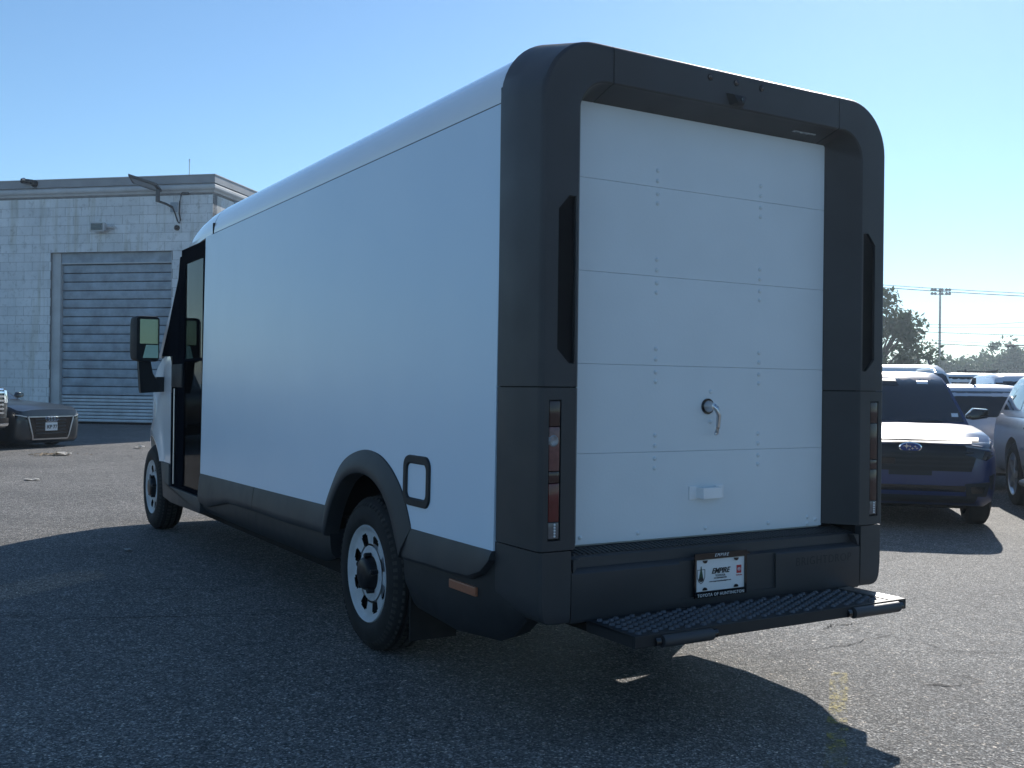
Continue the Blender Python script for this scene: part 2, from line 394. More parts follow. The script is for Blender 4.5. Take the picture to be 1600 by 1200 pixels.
for k, s in (('ll', 1), ('lr', -1)):
    cb = bmesh.new(); X = lambda x: x if s == 1 else W-x
    a, b = sorted((X(.036), X(.093))); box(cb, a, b, -.05, .028, .780, 1.316)
    subtract(pieces[k], cb)
    tl = bmesh.new(); a, b = sorted((X(.040), X(.088)))
    rows = [(1.215, 1.311, 'dark_red'), (1.045, 1.213, 'pink_lens'), (1.0, 1.043, 'dark_red'), (.852, .998, 'red'), (.788, .850, 'lamp_clear')]
    box(tl, a-.003, b+.003, .020, .034, .784, 1.314); tlo = vp(tl, 'tail_light', M['dark_red'])
    for z0, z1, mm in rows:
        b2 = bmesh.new(); box(b2, a, b, .002, .024, z0, z1); vp(b2, 'lens', M[mm if s == 1 or mm == 'lamp_clear' else 'dark_red'], tlo, bevel=.004, smooth=40)
    b2 = bmesh.new()
    for q in range(5): lathe(b2, [(.002, .0001), (-.001, .004), (.004, .005)], 'y', ((a+b)/2+.004, 0, .798+q*.011), 8)
    vp(b2, 'light_dots', M['plate_white'], tlo)
    b2 = bmesh.new(); lathe(b2, [(0, .0001), (-.003, .018), (.004, .026)], 'y', ((a+b)/2-.004*s, .001, 1.16), 12); b2.verts.ensure_lookup_table()
    if s == 1: vp(b2, 'reflector_bowl', M['clear_lens'], tlo, smooth=50)
    else: b2.free()
# bumper corners
for s in (1, -1):
    bm = bmesh.new()
    zz = [.742-.005, .66, .56, .50, .475, .463, .458]; ins = [0, 0, .001, .008, .02, .04, .075]
    rings = []
    for z, i in zip(zz, ins):
        rings.append([(.008+i, .344, z), (.001+i, .12, z), (.001+i, .03, z), (.003+i, .012, z), (.014+i*.8, .002+i*.2, z), (.146, .002+i*.2, z), (.1462, .344, z)])
    loft(bm, rings, True, True)
    vp(bm, 'bumper_corner', M['plastic'], mirror=(s == -1), smooth=35)
# bumper middle: tread ledge, face, plate recess
bm = bmesh.new()
prism(bm, [(.20, .728), (.05, .706), (.042, .70), (.040, .662), (.012, .652), (.004, .644), (.004, .47), (.012, .455), (.20, .45)], 'x', .151, W-.151)
bum = vp(bm, 'rear_bumper', M['plastic'], smooth=30)
cb = bmesh.new(); prism(cb, [(.690, .700), (1.232, .700), (1.232, .50), (.690, .50)], 'y', -.05, .014); subtract(bum, cb)
for s in (0, 1):
    bm = bmesh.new(); x0, x1 = (.158, .19) if not s else (W-.19, W-.158)
    prism(bm, [(x0 if not s else x1, .70), (x1 if not s else x0, .70), (x0+.006 if not s else x1-.006, .655), (x0 if not s else x1, .65)], 'y', .003, .05); vp(bm, 'ledge_end', M['plastic'])
bm = bmesh.new()
for k in range(64):
    x = .20+k*(W-.40)/63
    prism(bm, [(.135, .7195), (.055, .7075), (.055, .7125), (.135, .7245)], 'x', x-.006, x+.006)
o = vp(bm, 'tread_ribs', M['plastic']); o['kind'] = 'stuff'
M4 = Matrix(((1, 0, 0, 0), (0, 0, -1, 0), (0, 1, 0, 0), (0, 0, 0, 1)))
def rear_text(name, s, size, x, y, z, mat, parent, **k): return textpart(name, s, size, Matrix.Translation((x, y, z)) @ M4, mat, parent, **k)
o = rear_text('embossed_name', 'BRIGHTDROP', .052, 1.53, .0040, .585, M['plastic2'], van, spacing=1.15); o.location = VO
bm = bmesh.new(); lathe(bm, [(.02, .013), (.018, .013), (.018, .0001)], 'y', (1.085, .005, .655), 14); vp(bm, 'parking_sensor', M['black'])
# number plate
px0, px1, pz0, pz1, py = .768, 1.046, .512, .666, .004
bm = bmesh.new(); box(bm, px0, px1, py-.001, py+.002, pz0, pz1); plate = vp(bm, 'license_plate', M['plate_white'], bevel=.003); mb_ = bmesh.new(); box(mb_, px0+.01, px1-.01, py+.002, .03, pz0+.01, pz1-.02); vp(mb_, 'plate_mount', M['plastic2']); plate['label'] = 'white dealer plate reading EMPIRE in a black frame'
bm = bmesh.new()
for b in ((px0-.006, px1+.006, pz1-.012, pz1+.014), (px0-.006, px1+.006, pz0-.016, pz0+.010), (px0-.006, px0+.004, pz0+.010, pz1-.012), (px1-.004, px1+.006, pz0+.010, pz1-.012)): box(bm, b[0], b[1], py-.007, py-.002, b[2], b[3])
for x in (px0+.052, px1-.052):
    for z, q in ((pz1-.016, 1), (pz0+.014, -1)): prism(bm, [(x+.012*math.cos(t*math.pi/6), z-.012*q*math.sin(t*math.pi/6)) for t in range(7)], 'y', py-.0068, py-.0022)
vp(bm, 'plate_frame', M['black'], plate)
cx = (px0+px1)/2
rear_text('lettering', 'EMPIRE', .031, cx, py-.0022, .592, M['ink'], plate, shear=.35, bold=.0009)
rear_text('lettering', 'TOYOTA', .0135, cx, py-.0022, .5775, M['ink'], plate)
rear_text('lettering', 'OF HUNTINGTON', .0085, cx, py-.0022, .569, M['ink'], plate)
rear_text('lettering', 'www.empiretoyotahuntington.com', .0085, cx, py-.0022, .557, M['ink'], plate)
rear_text('lettering', 'EMPIRE', .019, cx, py-.0082, pz1-.003, M['plate_white'], plate, shear=.35, spacing=1.35)
rear_text('lettering', 'TOYOTA OF HUNTINGTON', .0185, cx, py-.0082, pz0-.012, M['plate_white'], plate, spacing=1.14)
bm = bmesh.new(); sx, sz = px0+.033, .586   # shield with a figure
sh = [(-.02, .026), (.02, .026), (.02, -.006), (.013, -.022), (0, -.032), (-.013, -.022), (-.02, -.006)]
for i in range(7):
    a, b = sh[i], sh[(i+1) % 7]; tube(bm, [(sx+a[0], py-.0022, sz+a[1]), (sx+b[0], py-.0022, sz+b[1])], .0012, 4)
vp(bm, 'shield_outline', M['ink'], plate)
bm = bmesh.new(); prism(bm, [(sx-.012, sz-.014), (sx+.012, sz-.014), (sx+.008, sz+.006), (sx+.004, sz+.022), (sx+.0015, sz+.04), (sx-.0015, sz+.04), (sx-.004, sz+.022), (sx-.008, sz+.006)], 'y', py-.0026, py-.001); vp(bm, 'tower_mark', M['ink_green'], plate)
bm = bmesh.new(); prism(bm, [(sx+.013*math.cos(t*math.pi/8), sz-.014+.010*math.sin(t*math.pi/8)) for t in range(16)], 'y', py-.003, py-.001); vp(bm, 'base_mark', M['ink'], plate)
bm = bmesh.new(); qx, qz = px1-.034, .600; box(bm, qx-.013, qx+.013, py-.0026, py-.001, qz-.017, qz+.017); rb = vp(bm, 'red_badge', M['ink_red'], plate)
bm = bmesh.new()
for a, b, dz in ((.009, .006, 0), (.0035, .006, 0), (.006, .0025, .003)):
    pts = [(qx+a*math.cos(t*math.pi/8), py-.0028, qz+dz+b*math.sin(t*math.pi/8)) for t in range(17)]; tube(bm, pts, .0009, 4, False)
vp(bm, 'badge_rings', M['plate_white'], plate)
rear_text('lettering', 'TOYOTA', .0085, qx, py-.0022, qz-.028, M['ink_red'], plate)
# header lamps and camera
for x in (.819, .965, 1.110):
    bm = bmesh.new(); lathe(bm, [(.004, .016), (-.003, .015), (-.004, .011), (-.002, .010)], 'y', (x, 0, 2.664), 16); lm = vp(bm, 'marker_lamp', M['plastic2'], smooth=40)
    bm = bmesh.new(); lathe(bm, [(0, .012), (-.006, .009), (-.008, .0001)], 'y', (x, 0, 2.664), 12); vp(bm, 'lens', M['dark_red'], lm, smooth=60)
bm = bmesh.new(); loft(bm, [[(.905, .004, 2.615), (1.025, .004, 2.615), (1.005, .004, 2.565), (.925, .004, 2.565)], [(.925, -.028, 2.605), (1.005, -.028, 2.605), (.985, -.034, 2.572), (.945, -.034, 2.572)]], True, True); vp(bm, 'rear_camera', M['plastic2'], bevel=.004, smooth=40)
bm = bmesh.new(); lathe(bm, [(0, .008), (-.006, .008), (-.006, .0001)], 'y', (.965, -.034, 2.585), 10); vp(bm, 'camera_lens', M['black'])
bm = bmesh.new(); box(bm, 1.38, 1.52, .07, .095, 2.5325, 2.54); vp(bm, 'door_lamp', M['clear_lens'])
bm = bmesh.new(); box(bm, .012, .019, .338, .3455, 2.53, 2.575); vp(bm, 'corner_clip', M['black'])
# roll-up door
DZ = [.731, 1.097, 1.460, 1.835, 2.210, 2.53]; DY = .142
for a, b in zip(DZ, DZ[1:]):
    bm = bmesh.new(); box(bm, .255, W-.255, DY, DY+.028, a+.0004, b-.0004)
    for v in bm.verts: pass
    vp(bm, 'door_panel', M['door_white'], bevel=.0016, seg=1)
bm = bmesh.new(); box(bm, .25, W-.25, DY+.022, DY+.032, .72, 2.53); vp(bm, 'door_backing', M['shutter_board'])
bm = bmesh.new()
def rivet(bm, x, z, r=.0105): lathe(bm, [(.001, r), (-.004, r*.8), (-.0065, .0001)], 'y', (x, DY, z), 8)
for z in DZ[1:5]:
    for x in (.66, 1.25):
        for dz in (.070, .026, -.028, -.068): rivet(bm, x, z+dz)
for x in (.284, .575, .945, 1.319, 1.62): rivet(bm, x, .761)
for z in (.775, .745): rivet(bm, 1.568, z)
for z in (1.353, 1.222): rivet(bm, .966, z)
o = vp(bm, 'rivets', M['door_white'], smooth=60); o['kind'] = 'stuff'
bm = bmesh.new(); lathe(bm, [(0, .034), (-.006, .034), (-.006, .026), (-.004, .0001)], 'y', (.949, DY, 1.289), 24); lh = vp(bm, 'latch_ring', M['black'], smooth=40)
bm = bmesh.new(); lathe(bm, [(0, .026), (-.012, .025), (-.02, .018), (-.045, .016), (-.05, .0001)], 'y', (.951, DY, 1.289), 20); vp(bm, 'escutcheon', M['alu'], lh, smooth=40)
bm = bmesh.new(); tube(bm, [(.951, DY-.040, 1.292), (.956, DY-.052, 1.28), (.966, DY-.055, 1.25), (.968, DY-.048, 1.20), (.968, DY-.04, 1.175), (.960, DY-.04, 1.168)], [.012, .012, .010, .009, .010, .006], 8); vp(bm, 'latch_lever', M['alu'], lh, smooth=60)
bm = bmesh.new(); box(bm, .848, .895, DY-.006, DY, .888, .945); box(bm, .996, 1.045, DY-.006, DY, .888, .945)
prism(bm, [(.885, DY), (.893, DY-.045), (1.0, DY-.045), (1.008, DY), (1.002, DY), (.996, DY-.038), (.897, DY-.038), (.891, DY)], 'z', .892, .94)
vp(bm, 'pull_handle', M['steel_white'], bevel=.002)
# rear step
SX0, SX1, SY0, SY1, SZ = .22, 1.70, .0, -.305, .462
bm = bmesh.new(); box(bm, SX0, SX1, SY1+.012, SY0+.01, SZ-.004, SZ); step = vp(bm, 'rear_step', M['plastic2'])
step['label'] = 'black raised-stud rear step plate'
bm = bmesh.new()
nx, ny = 34, 7
for i in range(nx):
    for j in range(ny):
        x = SX0+.045+i*(SX1-SX0-.18)/(nx-1); y = SY1+.04+j*.04+(.02 if i % 2 else 0)
        if y > -.01: continue
        V = [bm.verts.new((x+.016*math.cos(t*math.pi/3), y+.012*math.sin(t*math.pi/3), SZ)) for t in range(6)]
        U = [bm.verts.new((x+.010*math.cos(t*math.pi/3), y+.007*math.sin(t*math.pi/3), SZ+.010)) for t in range(6)]
        for t in range(6): bm.faces.new((V[t], V[(t+1) % 6], U[(t+1) % 6], U[t]))
        bm.faces.new(U)
o = vp(bm, 'tread_studs', M['studs'] if 'studs' in M else simple('stud_metal', (.07, .075, .085), .35, metal=.6, var=.2, vscale=30), step); o['kind'] = 'stuff'
bm = bmesh.new(); box(bm, SX0, SX1, SY1, SY1+.014, SZ-.042, SZ+.003); box(bm, SX0, SX0+.012, SY1+.014, SY0, SZ-.042, SZ+.003); box(bm, SX1-.012, SX1, SY1+.014, SY0, SZ-.042, SZ+.003); vp(bm, 'step_frame', M['plastic2'], step, bevel=.003)
for a, b in ((SX0+.12, SX0+.36), (SX1-.34, SX1-.06)):
    bm = bmesh.new(); tube(bm, [(a, SY1-.004, SZ-.026), (b, SY1-.004, SZ-.026)], .023, 14); tb = vp(bm, 'bumper_tube', M['plastic'], step, smooth=40)
    bm = bmesh.new(); tube(bm, [(a-.03, SY1+.002, SZ-.026), (a-.004, SY1+.002, SZ-.026)], .017, 12); tube(bm, [(b+.004, SY1+.002, SZ-.026), (b+.03, SY1+.002, SZ-.026)], .017, 12); vp(bm, 'tube_cap', M['black'], step, smooth=40)
bm = bmesh.new(); box(bm, SX1-.085, SX1-.013, SY1+.016, SY0-.005, SZ+.001, SZ+.004); vp(bm, 'step_end_plate', M['alu'], step)
bm = bmesh.new(); box(bm, SX0+.05, SX1-.05, SY1+.10, .3, SZ-.06, SZ-.03); box(bm, .45, .53, SY1+.12, .6, SZ-.075, SZ-.055); box(bm, 1.39, 1.47, SY1+.12, .6, SZ-.075, SZ-.055); vp(bm, 'step_bracket', M['dark'])
# side sills, arch flares, lower skirts
def sill_piece(rows, mir, name='side_sill'):
    bm = bmesh.new(); rings = []
    for y, zt, zl in rows:
        h = zt-zl; rings.append([(.02, y, zt), (-.003, y, zt-.002), (-.009, y, zt-h*.15), (-.020, y, zl+h*.30), (-.020, y, zl+h*.12), (-.008, y, zl+.002), (.03, y, zl), (.05, y, zl), (.05, y, zt-.01)])
    loft(bm, rings, True, True); vp(bm, name, M['plastic'], mirror=mir, smooth=35)
def skirt(rows, mir):
    bm = bmesh.new(); rings = [[(.012, y, zt), (.010, y, zt-.03), (.012, y, (zt+zb)/2), (.020, y, zb+.03), (.045, y, zb), (.12, y, zb+.01), (.12, y, zt)] for y, zt, zb in rows]
    loft(bm, rings, True, True); vp(bm, 'lower_skirt', M['plastic2'], mirror=mir, smooth=40)
for mir in (False, True):
    sill_piece([(4.94, .662, .43), (4.70, .665, .42), (4.45, .668, .46), (4.17, .671, .505), (3.535, .677, .515)], mir); sill_piece([(3.528, .677, .515), (2.9, .683, .515), (2.19, .69, .53)], mir)
    skirt([(4.94, .46, .36), (3.535, .53, .355)], mir); skirt([(3.528, .53, .355), (2.3, .54, .36), (2.17, .56, .40)], mir)
    sill_piece([(1.175, .696, .539), (.905, .697, .548), (.708, .698, .548), (.525, .699, .556), (.422, .70, .593), (.365, .70, .64), (.346, .70, .66)], mir)
    skirt([(1.21, .57, .40), (1.12, .56, .32), (.73, .58, .295), (.346, .70, .33), (.25, .60, .37), (.15, .60, .45)], mir)
    # flare
    bm = bmesh.new(); rings = []
    for (yo, zo), (yi, zi) in zip(AO, AI):
        o_ = Vector((yo, zo)); i_ = Vector((yi, zi)); pts = []
        for t, x in ((0, .006), (0.03, -.004), (.3, -.016), (.65, -.030), (.92, -.032), (1.0, -.026), (1.03, .0), (1.03, .06)):
            q = o_.lerp(i_, t); pts.append((x, q.x, q.y))
        pts.append((.06, yo, zo)); rings.append(pts)
    loft(bm, rings, True, True)
    vp(bm, 'arch_flare', M['plastic'], mirror=mir, smooth=40)
    # fuel flap
    bm = bmesh.new()
    def rr(y0, y1, z0, z1, r, n=5):
        out = []
        for cy, cz, a in ((y1-r, z1-r, 0), (y0+r, z1-r, 90), (y0+r, z0+r, 180), (y1-r, z0+r, 270)):
            out += [(cy+r*math.cos(R(a+90*k/n)), cz+r*math.sin(R(a+90*k/n))) for k in range(n+1)]
        return out
    if not mir:
        o_ = rr(.918, 1.200, .800, 1.042, .055); i_ = rr(.958, 1.160, .842, 1.000, .03)
        rings = [[(lean(z)+.006, y, z) for y, z in o_], [(lean(z)-.010, y, z) for y, z in rr(.924, 1.194, .806, 1.036, .052)], [(lean(z)-.010, y, z) for y, z in rr(.952, 1.166, .836, 1.006, .034)], [(lean(z)-.001, y, z) for y, z in i_]]
        loft(bm, rings, True); ff = vp(bm, 'charge_flap_surround', M['plastic2'], smooth=40)
        bm = bmesh.new(); prism(bm, rr(.960, 1.158, .844, .998, .028), 'x', .0035, .02); vp(bm, 'charge_flap', M['white_roof'], ff)
        bm = bmesh.new(); box(bm, -.002, .03, .49, .725, .488, .527); vp(bm, 'side_marker', M['amber'], bevel=.004)
    else: bm.free()
    bm = bmesh.new(); box(bm, .05, .30, 1.215, 1.225, .14, .60); vp(bm, 'mud_flap', M['rubber'], mirror=mir)
# chassis
bm = bmesh.new(); box(bm, .10, W-.10, .35, .82, .47, .60); box(bm, .50, .58, .3, 5.9, .46, .58); box(bm, W-.58, W-.50, .3, 5.9, .46, .58); box(bm, .16, W-.16, 2.3, 6.0, .27, .60); box(bm, .45, W-.45, 1.5, 1.85, .27, .52); box(bm, .2, W-.2, 6.0, 7.2, .35, .6); vp(bm, 'chassis', M['dark'])
bm = bmesh.new(); tube(bm, [(.2, YR, ZAX), (W-.2, YR, ZAX)], .06, 10); tube(bm, [(.2, YF, ZAX), (W-.2, YF, ZAX)], .05, 10); vp(bm, 'axles', M['dark'])
# wheel wells
for mir in (False, True):
    bm = bmesh.new(); prism(bm, arch_pts(1.69, .46, .50, .49, 20), 'x', .33, .36); vp(bm, 'wheel_well', M['dark'], mirror=mir)
# wheels (axis X, outer side toward -X)
def tyre_mesh():
    bm = bmesh.new(); r = ZAX; w = .235
    prof = [(.02, .245), (.004, .262), (-.002, .285), (-.001, .32), (.010, .350), (.022, .372), (.034, .384), (.05, .391), (.06, .3915), (.066, .385), (.072, .385), (.078, .3925), (.11, ZAX), (.114, .386), (.121, .386), (.125, ZAX), (.157, .3925), (.163, .385), (.169, .385), (.175, .3915), (.20, .384), (.225, .355), (.23, .30), (.215, .245)]
    lathe(bm, prof, 'x', (0, 0, 0), 72); return bm
def tread_mesh():
    bm = bmesh.new(); n = 64
    for k in range(n):
        t = 2*math.pi*k/n
        for a0, a1, r0, sk in ((.006, .045, .352, .0), (.080, .110, .3925, .02), (.128, .157, .3925, -.02), (.186, .222, .36, 0)):
            c, s = math.cos, math.sin
            pts = []
            for a, tt in ((a0, t-.028), (a1, t-.028+sk), (a1, t+.022+sk), (a0, t+.022)):
                rr_ = {(.006): .3485, (.045): .3905, (.186): .3905, (.222): .362}.get(a, .3935)
                pts.append((a, tt, rr_))
            lo = [bm.verts.new((a, (r_-.004)*c(tt), (r_-.004)*s(tt))) for a, tt, r_ in pts]
            hi = [bm.verts.new((a, (r_+.004)*c(tt), (r_+.004)*s(tt))) for a, tt, r_ in pts]
            bm.faces.new(hi)
            for i in range(4): bm.faces.new((lo[i], lo[(i+1) % 4], hi[(i+1) % 4], hi[i]))
    return bm
def rim_mesh(front=False):
    """white steel disc with paired windows"""
    bm = bmesh.new(); N = 80
    prof = [(.03, .247), (.012, .250), (.006, .246), (.010, .238), (.020, .228), (.026, .216), (.027, .207), (.028, .198), (.030, .180), (.032, .160), (.033, .152), (.033, .142), (.031, .12), (.030, .10), (.04, .085)]
    N = 96; V = [[bm.verts.new((a, r*math.cos(2*math.pi*k/N), r*math.sin(2*math.pi*k/N))) for k in range(N)] for a, r in prof]
    nw = 8; per = N//nw
    for i in range(len(prof)-1):
        for k in range(N):
            q = k % per
            if (7 <= i <= 9 and 3 <= q <= 8) or (i in (6, 10) and 4 <= q <= 7): continue
            bm.faces.new((V[i][k], V[i+1][k], V[i+1][(k+1) % N], V[i][(k+1) % N]))
    bmesh.ops.solidify(bm, geom=bm.faces[:], thickness=.012)
    return bm
def make_wheel(y, mir, first):
    T = Matrix.Translation((.012, y, ZAX))
    def fin(bm, name, mat, par, sm):
        bm.transform(T); return vp(bm, name, mat, par, mirror=mir, smooth=sm)
    w = fin(tyre_mesh(), 'wheel', M['rubber'], van, 40)
    fin(tread_mesh(), 'tread_blocks', M['dusty_rubber'], w, None)['kind'] = 'stuff'
    fin(rim_mesh(), 'rim', M['steel_white'], w, 35)
    bm = bmesh.new(); lathe(bm, [(.04, .090), (.014, .088), (.0, .084), (-.010, .078), (-.016, .068), (-.020, .042), (-.022, .0001)], 'x', n=24)
    for k in range(5):
        t = 2*math.pi*k/5+.4; lathe(bm, [(.03, .014), (-.004, .014), (-.008, .010), (-.008, .0001)], 'x', (0, .094*math.cos(t), .094*math.sin(t)), 8)
    fin(bm, 'hub', M['satin_black2'], w, 35)
    bm = bmesh.new(); lathe(bm, [(.06, .0001), (.06, .23), (.20, .235)], 'x', n=32); fin(bm, 'brake', M['dark'], w, 40)
    bm = bmesh.new(); lathe(bm, [(.052, .0001), (.052, .15)], 'x', n=24); fin(bm, 'brake_disc', M['alu'], w, 40)
for y in (YR, YF):
    for mir in (False, True): make_wheel(y, mir, 0)
# ---- cab
def plan(x): s = (x-W/2)/(W/2); return 1-s*s
bm = bmesh.new(); rings = []
for y, zt, ze, x0, w, rr0 in ((4.733, 2.770, 2.519, .022, 0, .24), (5.0, 2.762, 2.510, .024, .1, .235), (5.25, 2.738, 2.497, .030, .3, .225), (5.45, 2.70, 2.482, .042, .5, .20), (5.62, 2.652, 2.462, .055, .75, .17), (5.74, 2.59, 2.447, .07, .95, .13), (5.80, 2.50, 2.437, .09, 1, .05)):
    rings.append([(x, y+.22*w*plan(x), z) for x, z in roof_prof(zt, ze, x0, rr0)])
loft(bm, rings); vp(bm, 'cab_roof', M['white_roof'], smooth=50)
bm = bmesh.new(); rings = []
for y, z, x0 in ((5.76, 2.45, .085), (5.98, 2.16, .055), (6.20, 1.88, .03), (6.42, 1.60, .02)):
    rings.append([(x0+(W-2*x0)*k/14, y+.22*plan(x0+(W-2*x0)*k/14), z) for k in range(15)])
loft(bm, rings); vp(bm, 'windshield', M['glass_ws'], smooth=50)
bm = bmesh.new(); box(bm, .02, W-.02, 4.715, 4.745, 2.45, 2.60); vp(bm, 'roof_seam', M['dark'])
def fx(y): return .16*max(0, (y-6.45)/.9)**2
for mir in (False, True):
    # front fender around the wheel arch
    arch = arch_pts(YF, .40, -.52, .475, 32, 33, 198, 2.1)
    outer = []
    key = [(5.985, .665), (5.985, 1.1), (5.985, 1.60), (6.42, 1.60), (6.85, 1.45), (7.2, 1.26), (7.42, 1.0), (7.50, .75), (7.46, .42)]
    L = [0]
    for a, b in zip(key, key[1:]): L.append(L[-1]+math.dist(a, b))
    for i in range(33):
        s = L[-1]*i/32
        for k in range(len(key)-1):
            if L[k] <= s <= L[k+1]+1e-9:
                t = (s-L[k])/(L[k+1]-L[k]); outer.append((key[k][0]+(key[k+1][0]-key[k][0])*t, key[k][1]+(key[k+1][1]-key[k][1])*t)); break
    bm = bmesh.new(); rings = []
    for a, o_ in zip(arch, outer):
        rg = []
        for t in (-.06, 0, .08, .25, .5, .75, 1.0):
            tt = max(0, t); y = a[0]+(o_[0]-a[0])*tt; z = a[1]+(o_[1]-a[1])*tt
            x = .006+fx(y)+.03*sst(1.25, 1.6, z)*sst(6.2, 6.5, y)-.022*math.exp(-((tt-.06)/.09)**2)*sst(5.9, 6.3, y)
            if t < 0: x += .08
            rg.append((x, y, z))
        rings.append(rg)
    loft(bm, rings); vp(bm, 'front_fender', M['white_roof'], mirror=mir, smooth=45)
    bm = bmesh.new(); prism(bm, [(5.99, .662), (6.30, .662), (6.24, .50), (6.20, .36), (5.9, .335), (4.93, .345), (4.93, .47), (5.99, .472)], 'x', -.006, .08); vp(bm, 'cab_sill', M['plastic'], mirror=mir, bevel=.008, smooth=35)
    # sliding door
    bm = bmesh.new()
    for b in ((4.955, 4.985, .475, 2.44), (5.56, 5.745, .475, 2.44), (4.985, 5.56, 2.365, 2.44), (4.985, 5.56, 1.545, 1.57), (4.985, 5.56, .475, .51)): box(bm, .012, .05, *b)
    dr = vp(bm, 'cab_door', M['satin_black'], mirror=mir)
    bm = bmesh.new(); box(bm, .020, .026, 4.97, 5.58, 1.565, 2.38); vp(bm, 'upper_glass', M['glass'], dr, mirror=mir)
    bm = bmesh.new(); box(bm, .020, .026, 4.97, 5.58, .50, 1.55); vp(bm, 'lower_glass', M['glass_dark'], dr, mirror=mir)
    bm = bmesh.new(); box(bm, .0, .03, 5.60, 5.97, 1.33, 1.53); vp(bm, 'door_handle', M['plastic2'], dr, mirror=mir, bevel=.015, smooth=40)
    bm = bmesh.new(); prism(bm, [(5.75, .475), (5.98, .475), (5.98, 1.60), (6.38, 1.61), (5.80, 2.43), (5.75, 2.44)], 'x', .010, .05)
    for v in bm.verts: v.co.x += .04*sst(1.6, 2.44, v.co.z)*sst(5.74, 5.82, v.co.y)
    vp(bm, 'front_pillar', M['satin_black'], mirror=mir)
    bm = bmesh.new(); tube(bm, [(.004, 5.86, .50), (.004, 5.86, 1.32)], .006, 6); vp(bm, 'door_rail', M['alu'], mirror=mir)
    bm = bmesh.new(); rings = []
    for y, z, x in ((5.775, 2.45, .075), (6.0, 2.15, .045), (6.2, 1.88, .02), (6.42, 1.598, .008)):
        rings.append([(x, y-.02, z-.01), (x-.012, y+.015, z), (x+.015, y+.05, z), (x+.04, y+.03, z-.01)])
    loft(bm, rings, True, True); vp(bm, 'windshield_pillar', M['white_roof'], mirror=mir, smooth=50)
    bm = bmesh.new(); box(bm, .028, .045, 4.95, 5.76, 2.38, 2.50); vp(bm, 'door_header', M['satin_black'], mirror=mir)
    # mirror
    bm = bmesh.new()
    def rrect(x0, x1, z0, z1, y, r=.035, n=4):
        out = []
        for cx_, cz_, a in ((x1-r, z1-r, 0), (x0+r, z1-r, 90), (x0+r, z0+r, 180), (x1-r, z0+r, 270)): out += [(cx_+r*math.cos(R(a+90*k/n)), y, cz_+r*math.sin(R(a+90*k/n))) for k in range(n+1)]
        return out
    loft(bm, [rrect(-.25, -.058, 1.560, 1.95, 6.175, .03), rrect(-.262, -.056, 1.553, 1.955, 6.20), rrect(-.285, -.058, 1.56, 1.95, 6.26), rrect(-.275, -.075, 1.60, 1.91, 6.34)], True, True)
    mi = vp(bm, 'wing_mirror', M['plastic2'], mirror=mir, smooth=40)
    bm = bmesh.new(); box(bm, -.235, -.072, 6.168, 6.1725, 1.71, 1.925)
    for v in bm.verts: v.co.y -= .10*(v.co.x+.153)
    vp(bm, 'mirror_glass', M['mirror'], mi, mirror=mir)
    bm = bmesh.new(); box(bm, -.235, -.072, 6.168, 6.1725, 1.585, 1.70)
    for v in bm.verts: v.co.y += .05*(v.co.z-1.64)-.22*(v.co.x+.153)
    vp(bm, 'blind_spot_glass', M['mirror'], mi, mirror=mir)
    bm = bmesh.new()
    loft(bm, [[(-.225, 6.21, 1.57), (-.125, 6.21, 1.57), (-.125, 6.28, 1.57), (-.225, 6.28, 1.57)], [(-.215, 6.22, 1.45), (-.10, 6.22, 1.45), (-.10, 6.30, 1.45), (-.215, 6.30, 1.45)], [(-.200, 6.24, 1.30), (-.03, 6.26, 1.34), (-.03, 6.32, 1.34), (-.200, 6.32, 1.30)], [(-.19, 6.25, 1.275), (.03, 6.27, 1.29), (.03, 6.33, 1.29), (-.19, 6.33, 1.275)]], True, True)
    box(bm, -.06, .04, 6.26, 6.33, 1.29, 1.42)
    vp(bm, 'mirror_arm', M['plastic2'], mi, mirror=mir, smooth=35)
# hood and nose
bm = bmesh.new(); rings = []
for y, z, b in ((6.42, 1.602, .22), (6.85, 1.455, .26), (7.2, 1.265, .30), (7.42, 1.0, .25), (7.50, .75, .22), (7.46, .42, .2)):
    x0 = .008+fx(y)+.03*sst(1.25, 1.6, z)
    rings.append([(x0+(W-2*x0)*k/14, y+b*plan(x0+(W-2*x0)*k/14)-b*plan(x0), z+.02*plan(x0+(W-2*x0)*k/14)) for k in range(15)])
loft(bm, rings); vp(bm, 'hood', M['white_roof'], smooth=45)
# interior
bm = bmesh.new(); box(bm, .06, W-.06, 4.96, 6.4, .46, .50); box(bm, .10, W-.10, 6.05, 6.45, .85, 1.28); box(bm, .10, W-.10, 6.2, 6.5, .5, .86); vp(bm, 'cab_interior', M['seat'], bevel=.02)
bm = bmesh.new(); box(bm, .06, .62, 4.955, 4.975, .5, 2.48); box(bm, 1.3, W-.06, 4.955, 4.975, .5, 2.48); box(bm, .62, 1.3, 4.955, 4.975, 2.0, 2.48); vp(bm, 'bulkhead', M['plastic2'])
bm = bmesh.new(); box(bm, .42, .90, 5.15, 5.62, .78, .92); box(bm, .42, .90, 5.06, 5.20, .90, 1.58); box(bm, .54, .78, 5.07, 5.17, 1.60, 1.80); box(bm, .5, .8, 5.2, 5.55, .5, .78); vp(bm, 'driver_seat', M['seat'], bevel=.04, smooth=40)
bm = bmesh.new(); pts = [(.66+.19*math.cos(t*math.pi/12), 5.98-.06*math.sin(t*math.pi/12), 1.22+.17*math.sin(t*math.pi/12)) for t in range(25)]; tube(bm, pts, .014, 8, False); tube(bm, [(.66, 6.15, 1.1), (.66, 5.98, 1.22)], .03, 8); tube(bm, [(.48, 5.98, 1.22), (.84, 5.98, 1.22)], .014, 6); vp(bm, 'steering_wheel', M['plastic2'], smooth=60)

